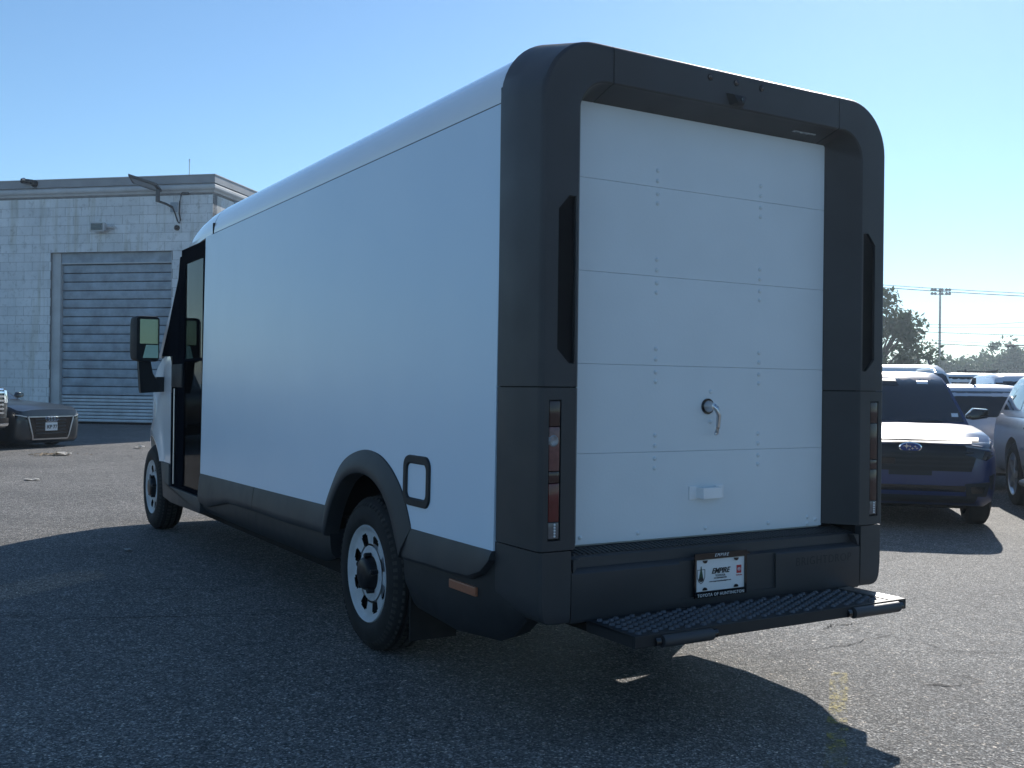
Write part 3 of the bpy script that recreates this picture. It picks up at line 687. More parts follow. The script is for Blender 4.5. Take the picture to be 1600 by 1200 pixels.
# ------------------------------------------------------------------ the warehouse on the left
BP = Vector((3.947, 32.999, 0)); BA = math.atan2(-.682, .731)        # wall direction s, outward normal toward the camera
M['block'] = None
def paint_block():
    mt, nt, bs = nmat('painted_block')
    tc = nt.nodes.new('ShaderNodeTexCoord'); oi = nt.nodes.new('ShaderNodeObjectInfo')
    geo = nt.nodes.new('ShaderNodeNewGeometry')
    n1 = noise(nt, 1.1, 6, .65, vec=geo.outputs['Position']); n2 = noise(nt, 6, 5, .7, vec=geo.outputs['Position'])
    base = ramp(nt, n1.outputs['Fac'], [(.3, (.62, .65, .67)), (.7, (.79, .81, .83))])
    rv = ramp(nt, oi.outputs['Random'], [(0, (.93, .93, .93)), (1, (1.05, 1.05, 1.05))])
    c = mixc(nt, 1.0, base.outputs[0], rv.outputs[0], 'MULTIPLY')
    dr = ramp(nt, n2.outputs['Fac'], [(.30, (.45, .44, .42)), (.46, (1, 1, 1))]); c = mixc(nt, .5, c, dr.outputs[0], 'MULTIPLY')
    # rust streak below the eaves, running down the wall
    mp = nt.nodes.new('ShaderNodeMapping'); mp.inputs['Scale'].default_value = (1.6, 1.6, .12); nt.links.new(geo.outputs['Position'], mp.inputs[0])
    n3 = noise(nt, 1.3, 5, .6, vec=mp.outputs[0]); st = ramp(nt, n3.outputs['Fac'], [(.52, (1, 1, 1)), (.70, (.62, .58, .46))]); c = mixc(nt, .8, c, st.outputs[0], 'MULTIPLY')
    nt.links.new(c, bs.inputs['Base Color']); bs.inputs['Roughness'].default_value = .75
    bump(nt, bs, noise(nt, 40, 4, vec=geo.outputs['Position']).outputs['Fac'], .25, .006)
    return mt
M['block'] = paint_block()
M['mortar'] = simple('mortar', (.22, .225, .23), .9, var=.3, vscale=3)
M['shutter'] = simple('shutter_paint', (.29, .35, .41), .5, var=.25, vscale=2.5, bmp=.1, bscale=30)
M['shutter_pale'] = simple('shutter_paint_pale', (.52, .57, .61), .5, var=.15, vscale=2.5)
M['fascia'] = simple('fascia_metal', (.26, .27, .29), .5, var=.15, vscale=1.5)
M['trim'] = simple('cornice_paint', (.50, .51, .52), .6, var=.12, vscale=2)
bld = thing('warehouse', 'low whitewashed block warehouse with a grey roll-up door', 'building', BP, BA)
# local: +X along wall (to the right), -Y toward the camera, Z up
BL, BR = -14.0, 3.87
bm = bmesh.new()
for b in ((BL, -2.02, 0, 7.6), (-2.02, BR, 5.70, 7.6), (2.45, BR, 0, 5.70)): box(bm, b[0], b[1], .006, .30, b[2], b[3])
box(bm, BR-.30, BR-.006, .30, 14, 0, 7.6); box(bm, BL, BR-.3, 13.7, 14, 0, 7.6); box(bm, BL, BL+.3, .3, 13.7, 0, 7.6)
finish(bm, 'wall_core', M['mortar'], bld)
bm = bmesh.new(); box(bm, BL+.05, BR-.05, .2, 13.9, 7.55, 7.7); finish(bm, 'roof_deck', M['mortar'], bld)
bh, bw = .30, .61
def block_mesh(w):
    b = bmesh.new(); box(b, .0038, w-.0038, 0, .03, .0038, bh-.0038)
    bmesh.ops.recalc_face_normals(b, faces=b.faces)
    es = [e for e in b.edges if all(abs(v.co.y) < 1e-6 for v in e.verts)]
    bmesh.ops.bevel(b, geom=es, offset=.004, segments=1, affect='EDGES')
    me = bpy.data.meshes.new('block'); b.to_mesh(me); b.free(); me.materials.append(M['block']); return me
bmeshes = {}
far = bmesh.new()
nc = int(7.55/bh)+1
for c in range(nc):
    z = c*bh; off = (bw/2 if c % 2 else 0); spans = [(BL, BR)] if z >= 5.68 else [(BL, -2.02), (2.45, BR)]
    if z+bh > 7.62: continue
    for a, b in spans:
        k = math.floor((a-BL-off)/bw); x = BL+off+k*bw
        while x < b-.01:
            x0, x1 = max(x, a), min(x+bw, b)
            if x1-x0 > .04:
                if x0 > -4.75:
                    w = round(x1-x0, 2)
                    if w not in bmeshes: bmeshes[w] = block_mesh(w)
                    o = bpy.data.objects.new('block', bmeshes[w]); link(o, bld); o.location = (x0, rng.uniform(-.003, .003), z)
                else: box(far, x0+.0035, x1-.0035, 0, .03, z+.003, z+bh-.003)
            x += bw
o = finish(far, 'far_blocks', M['block'], bld); o['kind'] = 'stuff'
side = bmesh.new()
for c in range(25):
    off = 0 if c % 2 else bw/2; y = .035-off
    while y < 13.9:
        box(side, BR-.02, BR, max(y, .035)+.0035, min(y+bw, 14)-.0035, c*bh+.003, c*bh+bh-.003); y += bw
o = finish(side, 'side_blocks', M['block'], bld); o['kind'] = 'stuff'
def cornice(z0, z1, out, mat, name):
    bm = bmesh.new(); box(bm, BL-out, BR+out, -out, .12, z0, z1); box(bm, BR-.1, BR+out, .12, 14+out, z0, z1); finish(bm, name, mat, bld)
bm = bmesh.new()
pf = [(0, 7.55), (-.05, 7.57), (-.07, 7.62), (-.13, 7.66), (-.15, 7.70), (-.15, 7.78), (-.06, 7.85), (.1, 7.85), (.1, 7.55)]
loft(bm, [[(BL, y, z) for y, z in pf], [(BR-y*1.0 if y < 0 else BR, y, z) for y, z in pf]], True, True)
loft(bm, [[(BR-y if y < 0 else BR-.1, y if y < 0 else 0, z) for y, z in pf], [(BR-y if y < 0 else BR-.1, 14, z) for y, z in pf]], True, True)
finish(bm, 'cornice_moulding', M['trim'], bld)
cornice(7.853, 8.10, .13, M['fascia'], 'fascia')
cornice(8.103, 8.13, .15, M['trim'], 'coping')
# door recess
bm = bmesh.new(); box(bm, -2.02, -1.70, .10, .30, 0, 5.70); finish(bm, 'door_jamb', M['trim'], bld)
bm = bmesh.new(); box(bm, 2.42, 2.45, .02, .30, 0, 5.70); finish(bm, 'door_jamb', M['trim'], bld)
bm = bmesh.new(); box(bm, -1.70, 2.42, .14, .34, 5.32, 5.70); finish(bm, 'door_hood', M['shutter'], bld)
bm = bmesh.new(); box(bm, -1.70, 2.42, .33, .36, 0, 5.6); finish(bm, 'door_back', M['dark'], bld)
rd = bmesh.new(); box(rd, -1.70, 2.42, .12, .15, 5.33, 5.36); finish(rd, 'door_rail', M['trim'], bld)
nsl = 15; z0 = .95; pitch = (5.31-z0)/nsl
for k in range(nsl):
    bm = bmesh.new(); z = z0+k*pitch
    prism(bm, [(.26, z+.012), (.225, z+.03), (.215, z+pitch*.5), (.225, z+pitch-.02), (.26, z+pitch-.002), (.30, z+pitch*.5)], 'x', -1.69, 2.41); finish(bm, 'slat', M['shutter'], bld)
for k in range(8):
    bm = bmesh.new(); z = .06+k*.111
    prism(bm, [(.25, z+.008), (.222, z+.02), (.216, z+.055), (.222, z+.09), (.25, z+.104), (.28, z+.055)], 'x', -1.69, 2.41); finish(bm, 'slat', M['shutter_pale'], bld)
bm = bmesh.new(); box(bm, -1.69, 2.41, .21, .30, 0, .06); finish(bm, 'bottom_bar', M['dark'], bld)
def on_wall(s, z, out=0): return BP + Vector((.731, -.682, 0))*s + Vector((-.682, -.731, 0))*out + Vector((0, 0, z))
M['lamp_grey'] = simple('lamp_housing', (.06, .065, .07), .5)
fl = thing('area_light', 'dark flat area floodlight on a wall bracket under the warehouse eaves', 'floodlight', on_wall(2.50, 6.95, 0), BA)
bm = bmesh.new(); box(bm, -.12, .12, -.03, .0, 0, .32); finish(bm, 'mounting_plate', M['shutter'], fl)
bm = bmesh.new(); tube(bm, [(-.05, -.03, .16), (-.10, -.35, .22), (-.22, -.62, .26)], .04, 8); tube(bm, [(-.22, -.62, .24), (-.22, -.62, .62)], .07, 10); finish(bm, 'arm', M['lamp_grey'], fl, smooth=40)
bm = bmesh.new(); prism(bm, [(-.15, -.50), (-.15, -.80), (-1.05, -1.0), (-1.12, -.62), (-.3, -.42)], 'z', .62, .70)
for v in bm.verts: v.co.z += -.22*(v.co.x+.15)-.5*(v.co.y+.6)
hd = finish(bm, 'lamp_head', M['lamp_grey'], fl, bevel=.02, smooth=40)
bm = bmesh.new(); prism(bm, [(-.28, -.55), (-.28, -.76), (-.98, -.92), (-1.03, -.66)], 'z', .612, .618)
for v in bm.verts: v.co.z += -.22*(v.co.x+.15)-.5*(v.co.y+.6)
finish(bm, 'lamp_lens', M['clear_lens'], hd)
cd = thing('conduit_cable', 'black cable looping down the wall from a small junction box', 'cable', on_wall(2.9, 7.5), BA)
bm = bmesh.new(); tube(bm, [(-.05, -.04, .10), (-.12, -.05, .02), (-.18, -.05, -.25), (-.19, -.05, -.6), (-.13, -.06, -.82), (-.17, -.06, -.92), (-.24, -.06, -.85), (-.33, -.06, -.6), (-.42, -.06, -.42)], .022, 6); finish(bm, 'cable', M['ink'], cd, smooth=60)
bm = bmesh.new(); box(bm, -.1, .14, -.06, 0, .02, .16); finish(bm, 'junction_box', M['lamp_grey'], cd, bevel=.01)
wp = thing('wall_lamp', 'small white box floodlight fixed above the roll-up door', 'lamp', on_wall(-.05, 6.5), BA)
bm = bmesh.new(); loft(bm, [[(-.33, -.30, -.17), (.22, -.30, -.17), (.22, -.30, .13), (-.33, -.30, .17)], [(-.22, -.04, -.10), (.16, -.04, -.10), (.16, -.04, .08), (-.22, -.04, .08)]], True, True); h_ = finish(bm, 'housing', M['trim'], wp, bevel=.015)
bm = bmesh.new(); box(bm, -.27, .15, -.312, -.298, -.12, .10); finish(bm, 'lens', M['car_glass'], h_)
bm = bmesh.new(); tube(bm, [(.2, -.12, 0), (.34, -.10, .0), (.36, 0, 0)], .05, 8); lathe(bm, [(0, .08), (-.03, .08), (-.03, .0001)], 'y', (.36, 0, 0), 12); finish(bm, 'bracket', M['trim'], wp, smooth=40)
bc = thing('security_camera', 'black bullet security camera on the warehouse fascia', 'camera', on_wall(-2.62, 7.98, .14), BA)
bm = bmesh.new(); tube(bm, [(.05, -.08, .06), (-.32, -.16, .10)], .085, 12); finish(bm, 'body', M['black'], bc, smooth=40)
bm = bmesh.new(); lathe(bm, [(0, .13), (-.05, .12), (-.12, .06), (-.13, .0001)], 'y', (.06, 0, .02), 12); finish(bm, 'mount', M['ink'], bc, smooth=40)
bm = bmesh.new(); tube(bm, [(-.12, -.20, .13), (-.22, -.22, .14)], .05, 8); finish(bm, 'sun_glint_cap', M['chrome'], bc, smooth=40)
dc = thing('dome_camera', 'tiny black dome camera on the warehouse wall beside the van roof', 'camera', on_wall(2.62, 6.44), BA)
bm = bmesh.new(); lathe(bm, [(0, .09), (-.05, .09), (-.05, .075)], 'y', n=14); finish(bm, 'base', M['ink'], dc, smooth=40)
bm = bmesh.new(); lathe(bm, [(-.05, .075), (-.10, .06), (-.13, .03), (-.135, .0001)], 'y', n=14); finish(bm, 'dome', M['black'], dc, smooth=50)
an = thing('roof_antenna', 'thin grey antenna mast standing on the warehouse roof edge', 'antenna', on_wall(3.0, 8.10, -.05), BA)
bm = bmesh.new(); tube(bm, [(0, 0, 0), (0, 0, .52)], .018, 6); finish(bm, 'mast', M['alu'], an, smooth=40)
bm = bmesh.new(); lathe(bm, [(.50, .025), (.58, .025), (.585, .001)], 'z', n=8); finish(bm, 'tip', M['alu'], an)

# unseen building added behind the van to shade the ground before the roll-up door
nb = thing('added_shade_building', 'plain flat-roofed block building beside the warehouse, added unseen behind the van to cast shade', 'building', BP, BA)
bm = bmesh.new(); box(bm, 4.75, 8.4, .02, 7, 0, 7.1); finish(bm, 'wall', M['block'], nb)
bm = bmesh.new(); box(bm, 4.65, 8.5, -.08, 7.1, 7.1, 7.25); finish(bm, 'coping', M['fascia'], nb)
bm = bmesh.new(); box(bm, 5.4, 6.4, -.03, .03, 0, 2.2); finish(bm, 'door', M['shutter'], nb)

# ------------------------------------------------------------------ cars
def paint(name, col, metal=.3, rough=.28):
    mt, nt, bs = nmat(name)
    n = noise(nt, 4, 5); r = ramp(nt, n.outputs['Fac'], [(.3, tuple(c*.94 for c in col)), (.7, tuple(c*1.06 for c in col))]); nt.links.new(r.outputs[0], bs.inputs['Base Color'])
    bs.inputs['Metallic'].default_value = metal; bs.inputs['Roughness'].default_value = rough; bs.inputs['Coat Weight'].default_value = .55; bs.inputs['Coat Roughness'].default_value = .10
    return mt
class Car:
    """local: +Y nose, X to the car's left seen from front... origin on the ground mid-wheelbase"""
    def __init__(s, name, label, cat, loc, heading, paintm, L=4.6, Wd=1.82, Ht=1.65, wb=2.7, belt=1.02, hood=.98, nose=.72, zl=.24, style='suv', group=None, tyre_r=.36, fov=.92, roof_col=None, glassm=None, hoodlen=0):
        s.t = thing(name, label, cat, loc, heading, group); s.p = paintm; s.L, s.W, s.H = L, Wd, Ht; s.wb = wb; s.r = tyre_r
        yf = wb/2+fov; yb = yf-L; hw = Wd/2; s.yf, s.yb = yf, yb; s.gm = glassm or M['car_glass']
        if style == 'suv': wsb, wst, rst, rsb = yf-1.30, yf-1.95, yb+.42, yb+.10
        elif style == 'sedan': wsb, wst, rst, rsb = yf-1.30, yf-2.10, yb+1.45, yb+.75
        elif style == 'boxy': wsb, wst, rst, rsb = yf-1.45, yf-1.85, yb+.25, yb+.06
        else: wsb, wst, rst, rsb = yf-1.55, yf-2.15, yb+2.3, yb+2.1   # pickup
        wsb -= hoodlen; wst -= hoodlen
        s.k = (wsb, wst, rst, rsb)
        # lower body stations: y, zlow, ztop, half width
        tailz = belt if style != 'sedan' else belt+.04
        st = [(yf, zl+.18, nose-.04, hw*.74), (yf-.03, zl+.08, nose+.06, hw*.83), (yf-.12, zl+.02, hood-.10, hw*.92), (yf-.28, zl, hood-.03, hw*.965), (yf-.7, zl, hood+.01, hw*.99), (wsb+.05, zl, belt+.0, hw), (wsb-.5, zl, belt, hw), (0, zl, belt, hw), (rst, zl, belt, hw), (yb+.40, zl+.02, tailz, hw*.985), (yb+.15, zl+.06, tailz-.01, hw*.95), (yb+.04, .34, tailz-.05, hw*.88), (yb, .42, tailz-.14, hw*.82)]
        if style == 'pickup': st = [(y, a, (b if y > rsb else belt+.10), c) for y, a, b, c in st]
        bm = bmesh.new(); rings = []
        for y, a, b, w in st:
            h = b-a; half = [(w*.86, a), (w*.955, a+h*.08), (w*.985, a+h*.25), (w, a+h*.48), (w*.995, a+h*.70), (w*.965, a+h*.90), (w*.91, a+h*.975), (w*.62, b+.012), (0, b+.022)]
            full = half+[(-x, z) for x, z in half[-2::-1]]
            rings.append([(x, y, z) for x, z in full])
        loft(bm, rings, True, True)
        bmesh.ops.recalc_face_normals(bm, faces=bm.faces)
        s.body = finish(bm, 'body', paintm, s.t, smooth=38)
        cb = bmesh.new()
        for y in (wb/2, -wb/2):
            for sx in (1, -1):
                a, b = sorted((sx*(hw-.26), sx*(hw+.1)))
                lathe_c = [(a, s.r+.055), (b, s.r+.055)]
                V = lathe(cb, lathe_c, 'x', (0, y, s.r+.01), 28); cb.faces.new(V[0]); cb.faces.new(V[-1][::-1])
        subtract(s.body, cb)
        s.body.data.materials.clear(); s.body.data.materials.append(paintm); 
        s.body.data.polygons.foreach_set('use_smooth', [True]*len(s.body.data.polygons)); s.body.data.set_sharp_from_angle(angle=R(38))
        bm = bmesh.new(); box(bm, -hw+.27, hw-.27, yb+.5, yf-.4, .2, .5); finish(bm, 'underbody', M['dark'], s.t)
        # greenhouse
        bm = bmesh.new(); rings = []
        zr = Ht; b0 = belt-.04
        for t in (0, .25, .5, .75, .90, .97, 1.0):
            z = b0+(zr-.03-b0)*t
            wid = hw*(.93-.21*t-.03*t*t); e = max(0, (t-.8)/.2)
            yfr = wsb+(wst-wsb)*(t**1.05)-.10*e*e; yre = rsb+(rst-rsb)*(t**1.15)+.10*e*e; wid -= .07*e*e
            bul = .10*(1-t*.5)
            pts = []
            for k in range(9): q = -1+2*k/8; pts.append((wid*q*.97, yfr+bul*(1-q*q), z))
            for k in range(1, 6): pts.append((wid*(1+.012*math.sin(math.pi*k/6)), yfr+(yre-yfr)*k/6, z))
            for k in range(9): q = 1-2*k/8; pts.append((wid*q*.96, yre-.06*(1-q*q), z))
            for k in range(1, 6): pts.append((-wid*(1+.012*math.sin(math.pi*k/6)), yre+(yfr-yre)*k/6, z))
            rings.append(pts)
        c_ = [sum(p[i] for p in rings[-1])/len(rings[-1]) for i in range(2)]
        for f, dz in ((.75, .018), (.4, .027), (.02, .03)): rings.append([(c_[0]+(p[0]-c_[0])*f, c_[1]+(p[1]-c_[1])*f, p[2]+dz) for p in rings[6]])
        loft(bm, rings, True, True)
        s.cab = finish(bm, 'cabin', roof_col or paintm, s.t, smooth=45)
        dg = None
        def tree(o):
            b = bmesh.new(); b.from_mesh(o.data); tr = BVHTree.FromBMesh(b); b.free(); return tr
        s.tb, s.tc = tree(s.body), tree(s.cab)
        s.ztop = lambda t: b0+(zr-.03-b0)*t
        # glazing
        zt, zb = belt+.015, Ht-.085
        hwB, hwT = hw*.87, hw*.665
        s.patch('windshield', [(-hwB+.02, zt), (hwB-.02, zt), (hwT, zb), (-hwT, zb)], 'f', s.gm, .004, 10, 5, tree=s.tc)
        s.patch('rear_window', [(-hwB+.06, zt+.04), (hwB-.06, zt+.04), (hwT-.04, zb-.02), (-hwT+.04, zb-.02)], 'r', s.gm, .004, 8, 4, tree=s.tc)
        pil = [(wsb-.10, wst-.02), None]
        nwin = {'suv': 3, 'sedan': 2, 'boxy': 3, 'pickup': 2}[style]
        f0, f1 = wsb-.14, wst-.10; r0, r1 = rsb+.16, rst+.02
        for sd_ in 'ld':
            for k in range(nwin):
                u0, u1 = k/nwin+.018, (k+1)/nwin-.018
                q = [(f0+(r0-f0)*u0, zt+.02), (f0+(r0-f0)*u1, zt+.02), (f1+(r1-f1)*u1, zb), (f1+(r1-f1)*u0, zb)]
                s.patch('side_window', q, sd_, s.gm, .004, 4, 4, tree=s.tc)
        for y in (wb/2, -wb/2):
            for sx in (1, -1): s.wheel(sx*(hw-.015), y, sx)
        # mirrors
        for sx in (1, -1):
            bm = bmesh.new(); x0 = sx*(hw*.90)
            loft(bm, [[(x0, wsb-.30, belt+.05), (x0, wsb-.22, belt+.05), (x0, wsb-.22, belt+.09), (x0, wsb-.30, belt+.09)], [(x0+sx*.08, wsb-.34, belt+.03), (x0+sx*.08, wsb-.2, belt+.04), (x0+sx*.08, wsb-.22, belt+.16), (x0+sx*.08, wsb-.34, belt+.17)], [(x0+sx*.24, wsb-.36, belt+.05), (x0+sx*.24, wsb-.26, belt+.07), (x0+sx*.24, wsb-.27, belt+.15), (x0+sx*.24, wsb-.36, belt+.16)]], True, True)
            finish(bm, 'door_mirror', M['black'], s.t, bevel=.012, smooth=40)
    def cast(s, u, v, side, tr):
        o, d = {'f': (Vector((u, 5, v)), Vector((0, -1, 0))), 'r': (Vector((u, -6, v)), Vector((0, 1, 0))), 'l': (Vector((-3, u, v)), Vector((1, 0, 0))), 'd': (Vector((3, u, v)), Vector((-1, 0, 0))), 't': (Vector((u, v, 4)), Vector((0, 0, -1)))}[side]
        h = tr.ray_cast(o, d); return h[0], d
    def patch(s, name, c, side, mat, off=.004, nu=4, nv=3, tree=None, parent=None):
        tr = tree or s.tb; bm = bmesh.new(); G = {}
        for i in range(nu+1):
            for j in range(nv+1):
                u, v = i/nu, j/nv
                p = [(c[0][k]*(1-u)+c[1][k]*u)*(1-v)+(c[3][k]*(1-u)+c[2][k]*u)*v for k in range(2)]
                h, d = s.cast(p[0], p[1], side, tr)
                if h is not None: G[i, j] = (bm.verts.new(h-d*off), bm.verts.new(h+d*.01))
        rim = {}
        for i in range(nu):
            for j in range(nv):
                K = [(i, j), (i+1, j), (i+1, j+1), (i, j+1)]
                if all(k in G for k in K):
                    bm.faces.new([G[k][0] for k in K])
                    for a, b in zip(K, K[1:]+K[:1]):
                        e = (min(a, b), max(a, b)); rim[e] = rim.get(e, 0)+1
        for (a, b), n in rim.items():
            if n == 1: bm.faces.new((G[a][0], G[b][0], G[b][1], G[a][1]))
        bmesh.ops.delete(bm, geom=[v for v in bm.verts if not v.link_faces], context='VERTS')
        if not bm.faces: bm.free(); return None
        o = finish(bm, name, mat, parent or s.t, smooth=50)
        return o
    def wheel(s, x, y, sx):
        r = s.r; bm = bmesh.new()
        lathe(bm, [(0, r*.68), (.006, r*.72), (.004, r*.88), (-.02, r*.98), (-.05, r), (-.17, r), (-.2, r*.96), (-.21, r*.7)], 'x', n=32)
        for v in bm.verts: v.co.x *= sx; v.co += Vector((x, y, r))
        w = finish(bm, 'wheel', M['rubber'], s.t, smooth=40)
        bm = bmesh.new(); lathe(bm, [(-.06, r*.62), (-.002, r*.68), (-.005, r*.64), (-.03, r*.60), (-.09, r*.5)], 'x', n=28)
        for k in range(5):
            t = 2*math.pi*k/5; c, sn = math.cos(t), math.sin(t)
            q = [(r*.14, -.03*1.6), (r*.62, -.035), (r*.62, .035), (r*.14, .03*1.6)]
            A = [bm.verts.new((-.012, a*c-b*sn, a*sn+b*c)) for a, b in q]; B = [bm.verts.new((-.04, a*c-b*sn, a*sn+b*c)) for a, b in q]
            bm.faces.new(A); [bm.faces.new((A[i], A[(i+1) % 4], B[(i+1) % 4], B[i])) for i in range(4)]
        lathe(bm, [(-.04, r*.2), (-.008, r*.17), (-.004, .001)], 'x', n=12)
        for v in bm.verts: v.co.x *= sx; v.co += Vector((x, y, r))
        finish(bm, 'rim', M['alu'], w, smooth=40)
        bm = bmesh.new(); lathe(bm, [(-.10, .001), (-.10, r*.64)], 'x', n=20)
        for v in bm.verts: v.co.x *= sx; v.co += Vector((x, y, r))
        finish(bm, 'brake', M['dark'], w)
def face_kit(c, hw, z_hl=.80, grille=(.45, .50, .72), bar=True):
    """headlights, grille, lower intake, plate for background cars"""
    for sx in (1, -1):
        c.patch('headlight', [(sx*hw*.52, z_hl), (sx*hw*.80, z_hl+.03), (sx*hw*.80, z_hl+.11), (sx*hw*.50, z_hl+.07)], 'f', M['clear_lens'], .008, 5, 2)
        c.patch('tail_light', [(sx*hw*.62, .80), (sx*hw*.80, .80), (sx*hw*.80, .97), (sx*hw*.62, .97)], 'r', M['red'], .008, 4, 3)
    c.patch('grille', [(-hw*grille[0], grille[1]), (hw*grille[0], grille[1]), (hw*grille[0], grille[2]), (-hw*grille[0], grille[2])], 'f', M['plastic2'], .006, 8, 3)
    c.patch('number_plate', [(-.16, .60), (.16, .60), (.16, .72), (-.16, .72)], 'r', M['plate_white'], .01, 2, 2)

def heading(dx, dy): return math.atan2(dy, dx)-math.pi/2
# --- blue SUV facing the camera, right of the van
P_blue = paint('dark_blue_paint', (.012, .027, .095), .0, .3)
DXY = Vector((-.70, -.714)).normalized()      # facing direction
PERP = Vector((-DXY.y, DXY.x))                # car's left-hand side seen from behind
nose = Vector((6.50, 3.42))
c1_L, c1_wb = 4.45, 2.55; ctr = nose - DXY*(c1_wb/2+.86)
c1 = Car('parked_suv', 'dark blue SUV with black grille facing the camera beside the van', 'car', (ctr.x, ctr.y, 0), heading(*DXY), P_blue, L=c1_L, Wd=1.74, Ht=1.62, wb=c1_wb, belt=1.03, hood=.985, nose=.80, zl=.24, fov=.86, tyre_r=.345)
hw = .87
c1.patch('grille', [(-.56, .60), (.56, .60), (.66, .925), (-.66, .925)], 'f', M['satin_black2'], .008, 12, 8)
for z in (.64, .685, .73, .775, .87):
    c1.patch('grille_bar', [(-.57, z), (.57, z), (.58, z+.018), (-.58, z+.018)], 'f', M['plastic2'], .018, 12, 1)
c1.patch('grille_sensor', [(.14, .66), (.30, .66), (.30, .72), (.14, .72)], 'f', M['black'], .022, 3, 2)
for sx in (1, -1):
    c1.patch('headlight', [(sx*.50, .845), (sx*.80, .80), (sx*.82, .885), (sx*.48, .885)], 'f', M['lamp_clear'], .006, 8, 3)
    c1.patch('headlight_strip', [(sx*.51, .838), (sx*.79, .80), (sx*.79, .815), (sx*.51, .852)], 'f', M['clear_lens'], .010, 8, 1)
    c1.patch('headlight_trim', [(sx*.50, .76), (sx*.70, .71), (sx*.815, .78), (sx*.52, .835)], 'f', M['black'], .012, 6, 3)
    c1.patch('fog_lamp_bezel', [(sx*.52, .36), (sx*.70, .36), (sx*.74, .50), (sx*.50, .48)], 'f', M['plastic2'], .014, 5, 3)
    c1.patch('fog_lamp', [(sx*.56, .39), (sx*.67, .39), (sx*.69, .46), (sx*.55, .455)], 'f', M['black'], .02, 3, 2)
    c1.patch('air_vent', [(sx*.745, .43), (sx*.775, .42), (sx*.79, .58), (sx*.73, .56)], 'f', M['plastic2'], .012, 2, 3)
c1.patch('bumper_plinth', [(-.20, .555), (.20, .555), (.20, .60), (-.20, .60)], 'f', M['plastic2'], .010, 4, 2)
c1.patch('lower_intake', [(-.50, .40), (.50, .40), (.52, .46), (-.52, .46)], 'f', M['black'], .006, 10, 2)
c1.patch('lower_lip', [(-.60, .285), (.60, .285), (.62, .36), (-.62, .36)], 'f', M['plastic2'], .012, 10, 2)
# emblem: chrome oval, blue field, stars
h, _ = c1.cast(0, .825, 'f', c1.tb); ey = h.y+.02
bm = bmesh.new(); n = 28
def oval(a, b, y): return [(a*math.cos(2*math.pi*k/n), y, .825+b*math.sin(2*math.pi*k/n)) for k in range(n)]
loft(bm, [oval(.108, .052, ey-.03), oval(.108, .052, ey), oval(.096, .042, ey+.003), oval(.094, .040, ey-.004)], True); em = finish(bm, 'emblem_ring', M['chrome'], c1.t, smooth=40)
bm = bmesh.new(); prism(bm, [(p[0], p[2]) for p in oval(.096, .042, 0)], 'y', ey-.02, ey-.003); M['emblem_blue'] = simple('emblem_blue', (.01, .03, .16), .2); finish(bm, 'emblem_field', M['emblem_blue'], em)
bm = bmesh.new()
for sx_, sz_, r_ in ((.035, .012, .030), (-.02, -.012, .014), (-.045, .008, .014), (-.06, -.010, .012), (.0, .008, .011), (.01, -.022, .012)):
    prism(bm, [(sx_+(r_ if k % 2 == 0 else r_*.28)*math.cos(k*math.pi/4)*1.3, .825+sz_+(r_ if k % 2 == 0 else r_*.28)*math.sin(k*math.pi/4)) for k in range(8)], 'y', ey-.004, ey+.002)
finish(bm, 'emblem_stars', M['chrome'], em)
# windshield stickers, roof rails
c1.patch('sticker', [(-.42, 1.46), (-.30, 1.46), (-.30, 1.50), (-.42, 1.50)], 'f', M['plate_white'], .009, 2, 2, tree=c1.tc)
c1.patch('sticker', [(-.68, 1.10), (-.61, 1.10), (-.61, 1.14), (-.68, 1.14)], 'f', M['plate_white'], .009, 2, 2, tree=c1.tc)
c1.patch('mirror_housing', [(-.10, 1.44), (.10, 1.44), (.07, 1.52), (-.07, 1.52)], 'f', M['ink'], .008, 3, 2, tree=c1.tc)
for sx in (1, -1):
    bm = bmesh.new(); y0, y1 = c1.k[1]-.25, c1.k[2]+.25
    tube(bm, [(sx*.555, y0+.08, 1.585), (sx*.555, y0-.05, 1.63), (sx*.55, y0-.3, 1.65), (sx*.55, y1+.3, 1.65), (sx*.555, y1, 1.60)], .018, 8); finish(bm, 'roof_rail', M['alu'], c1.t, smooth=50)
    bm = bmesh.new(); w0 = c1.k[0]
    tube(bm, [(sx*.1, w0+.06, 1.045), (sx*.5, w0+.02, 1.055)], .008, 6); finish(bm, 'wiper', M['ink'], c1.t)
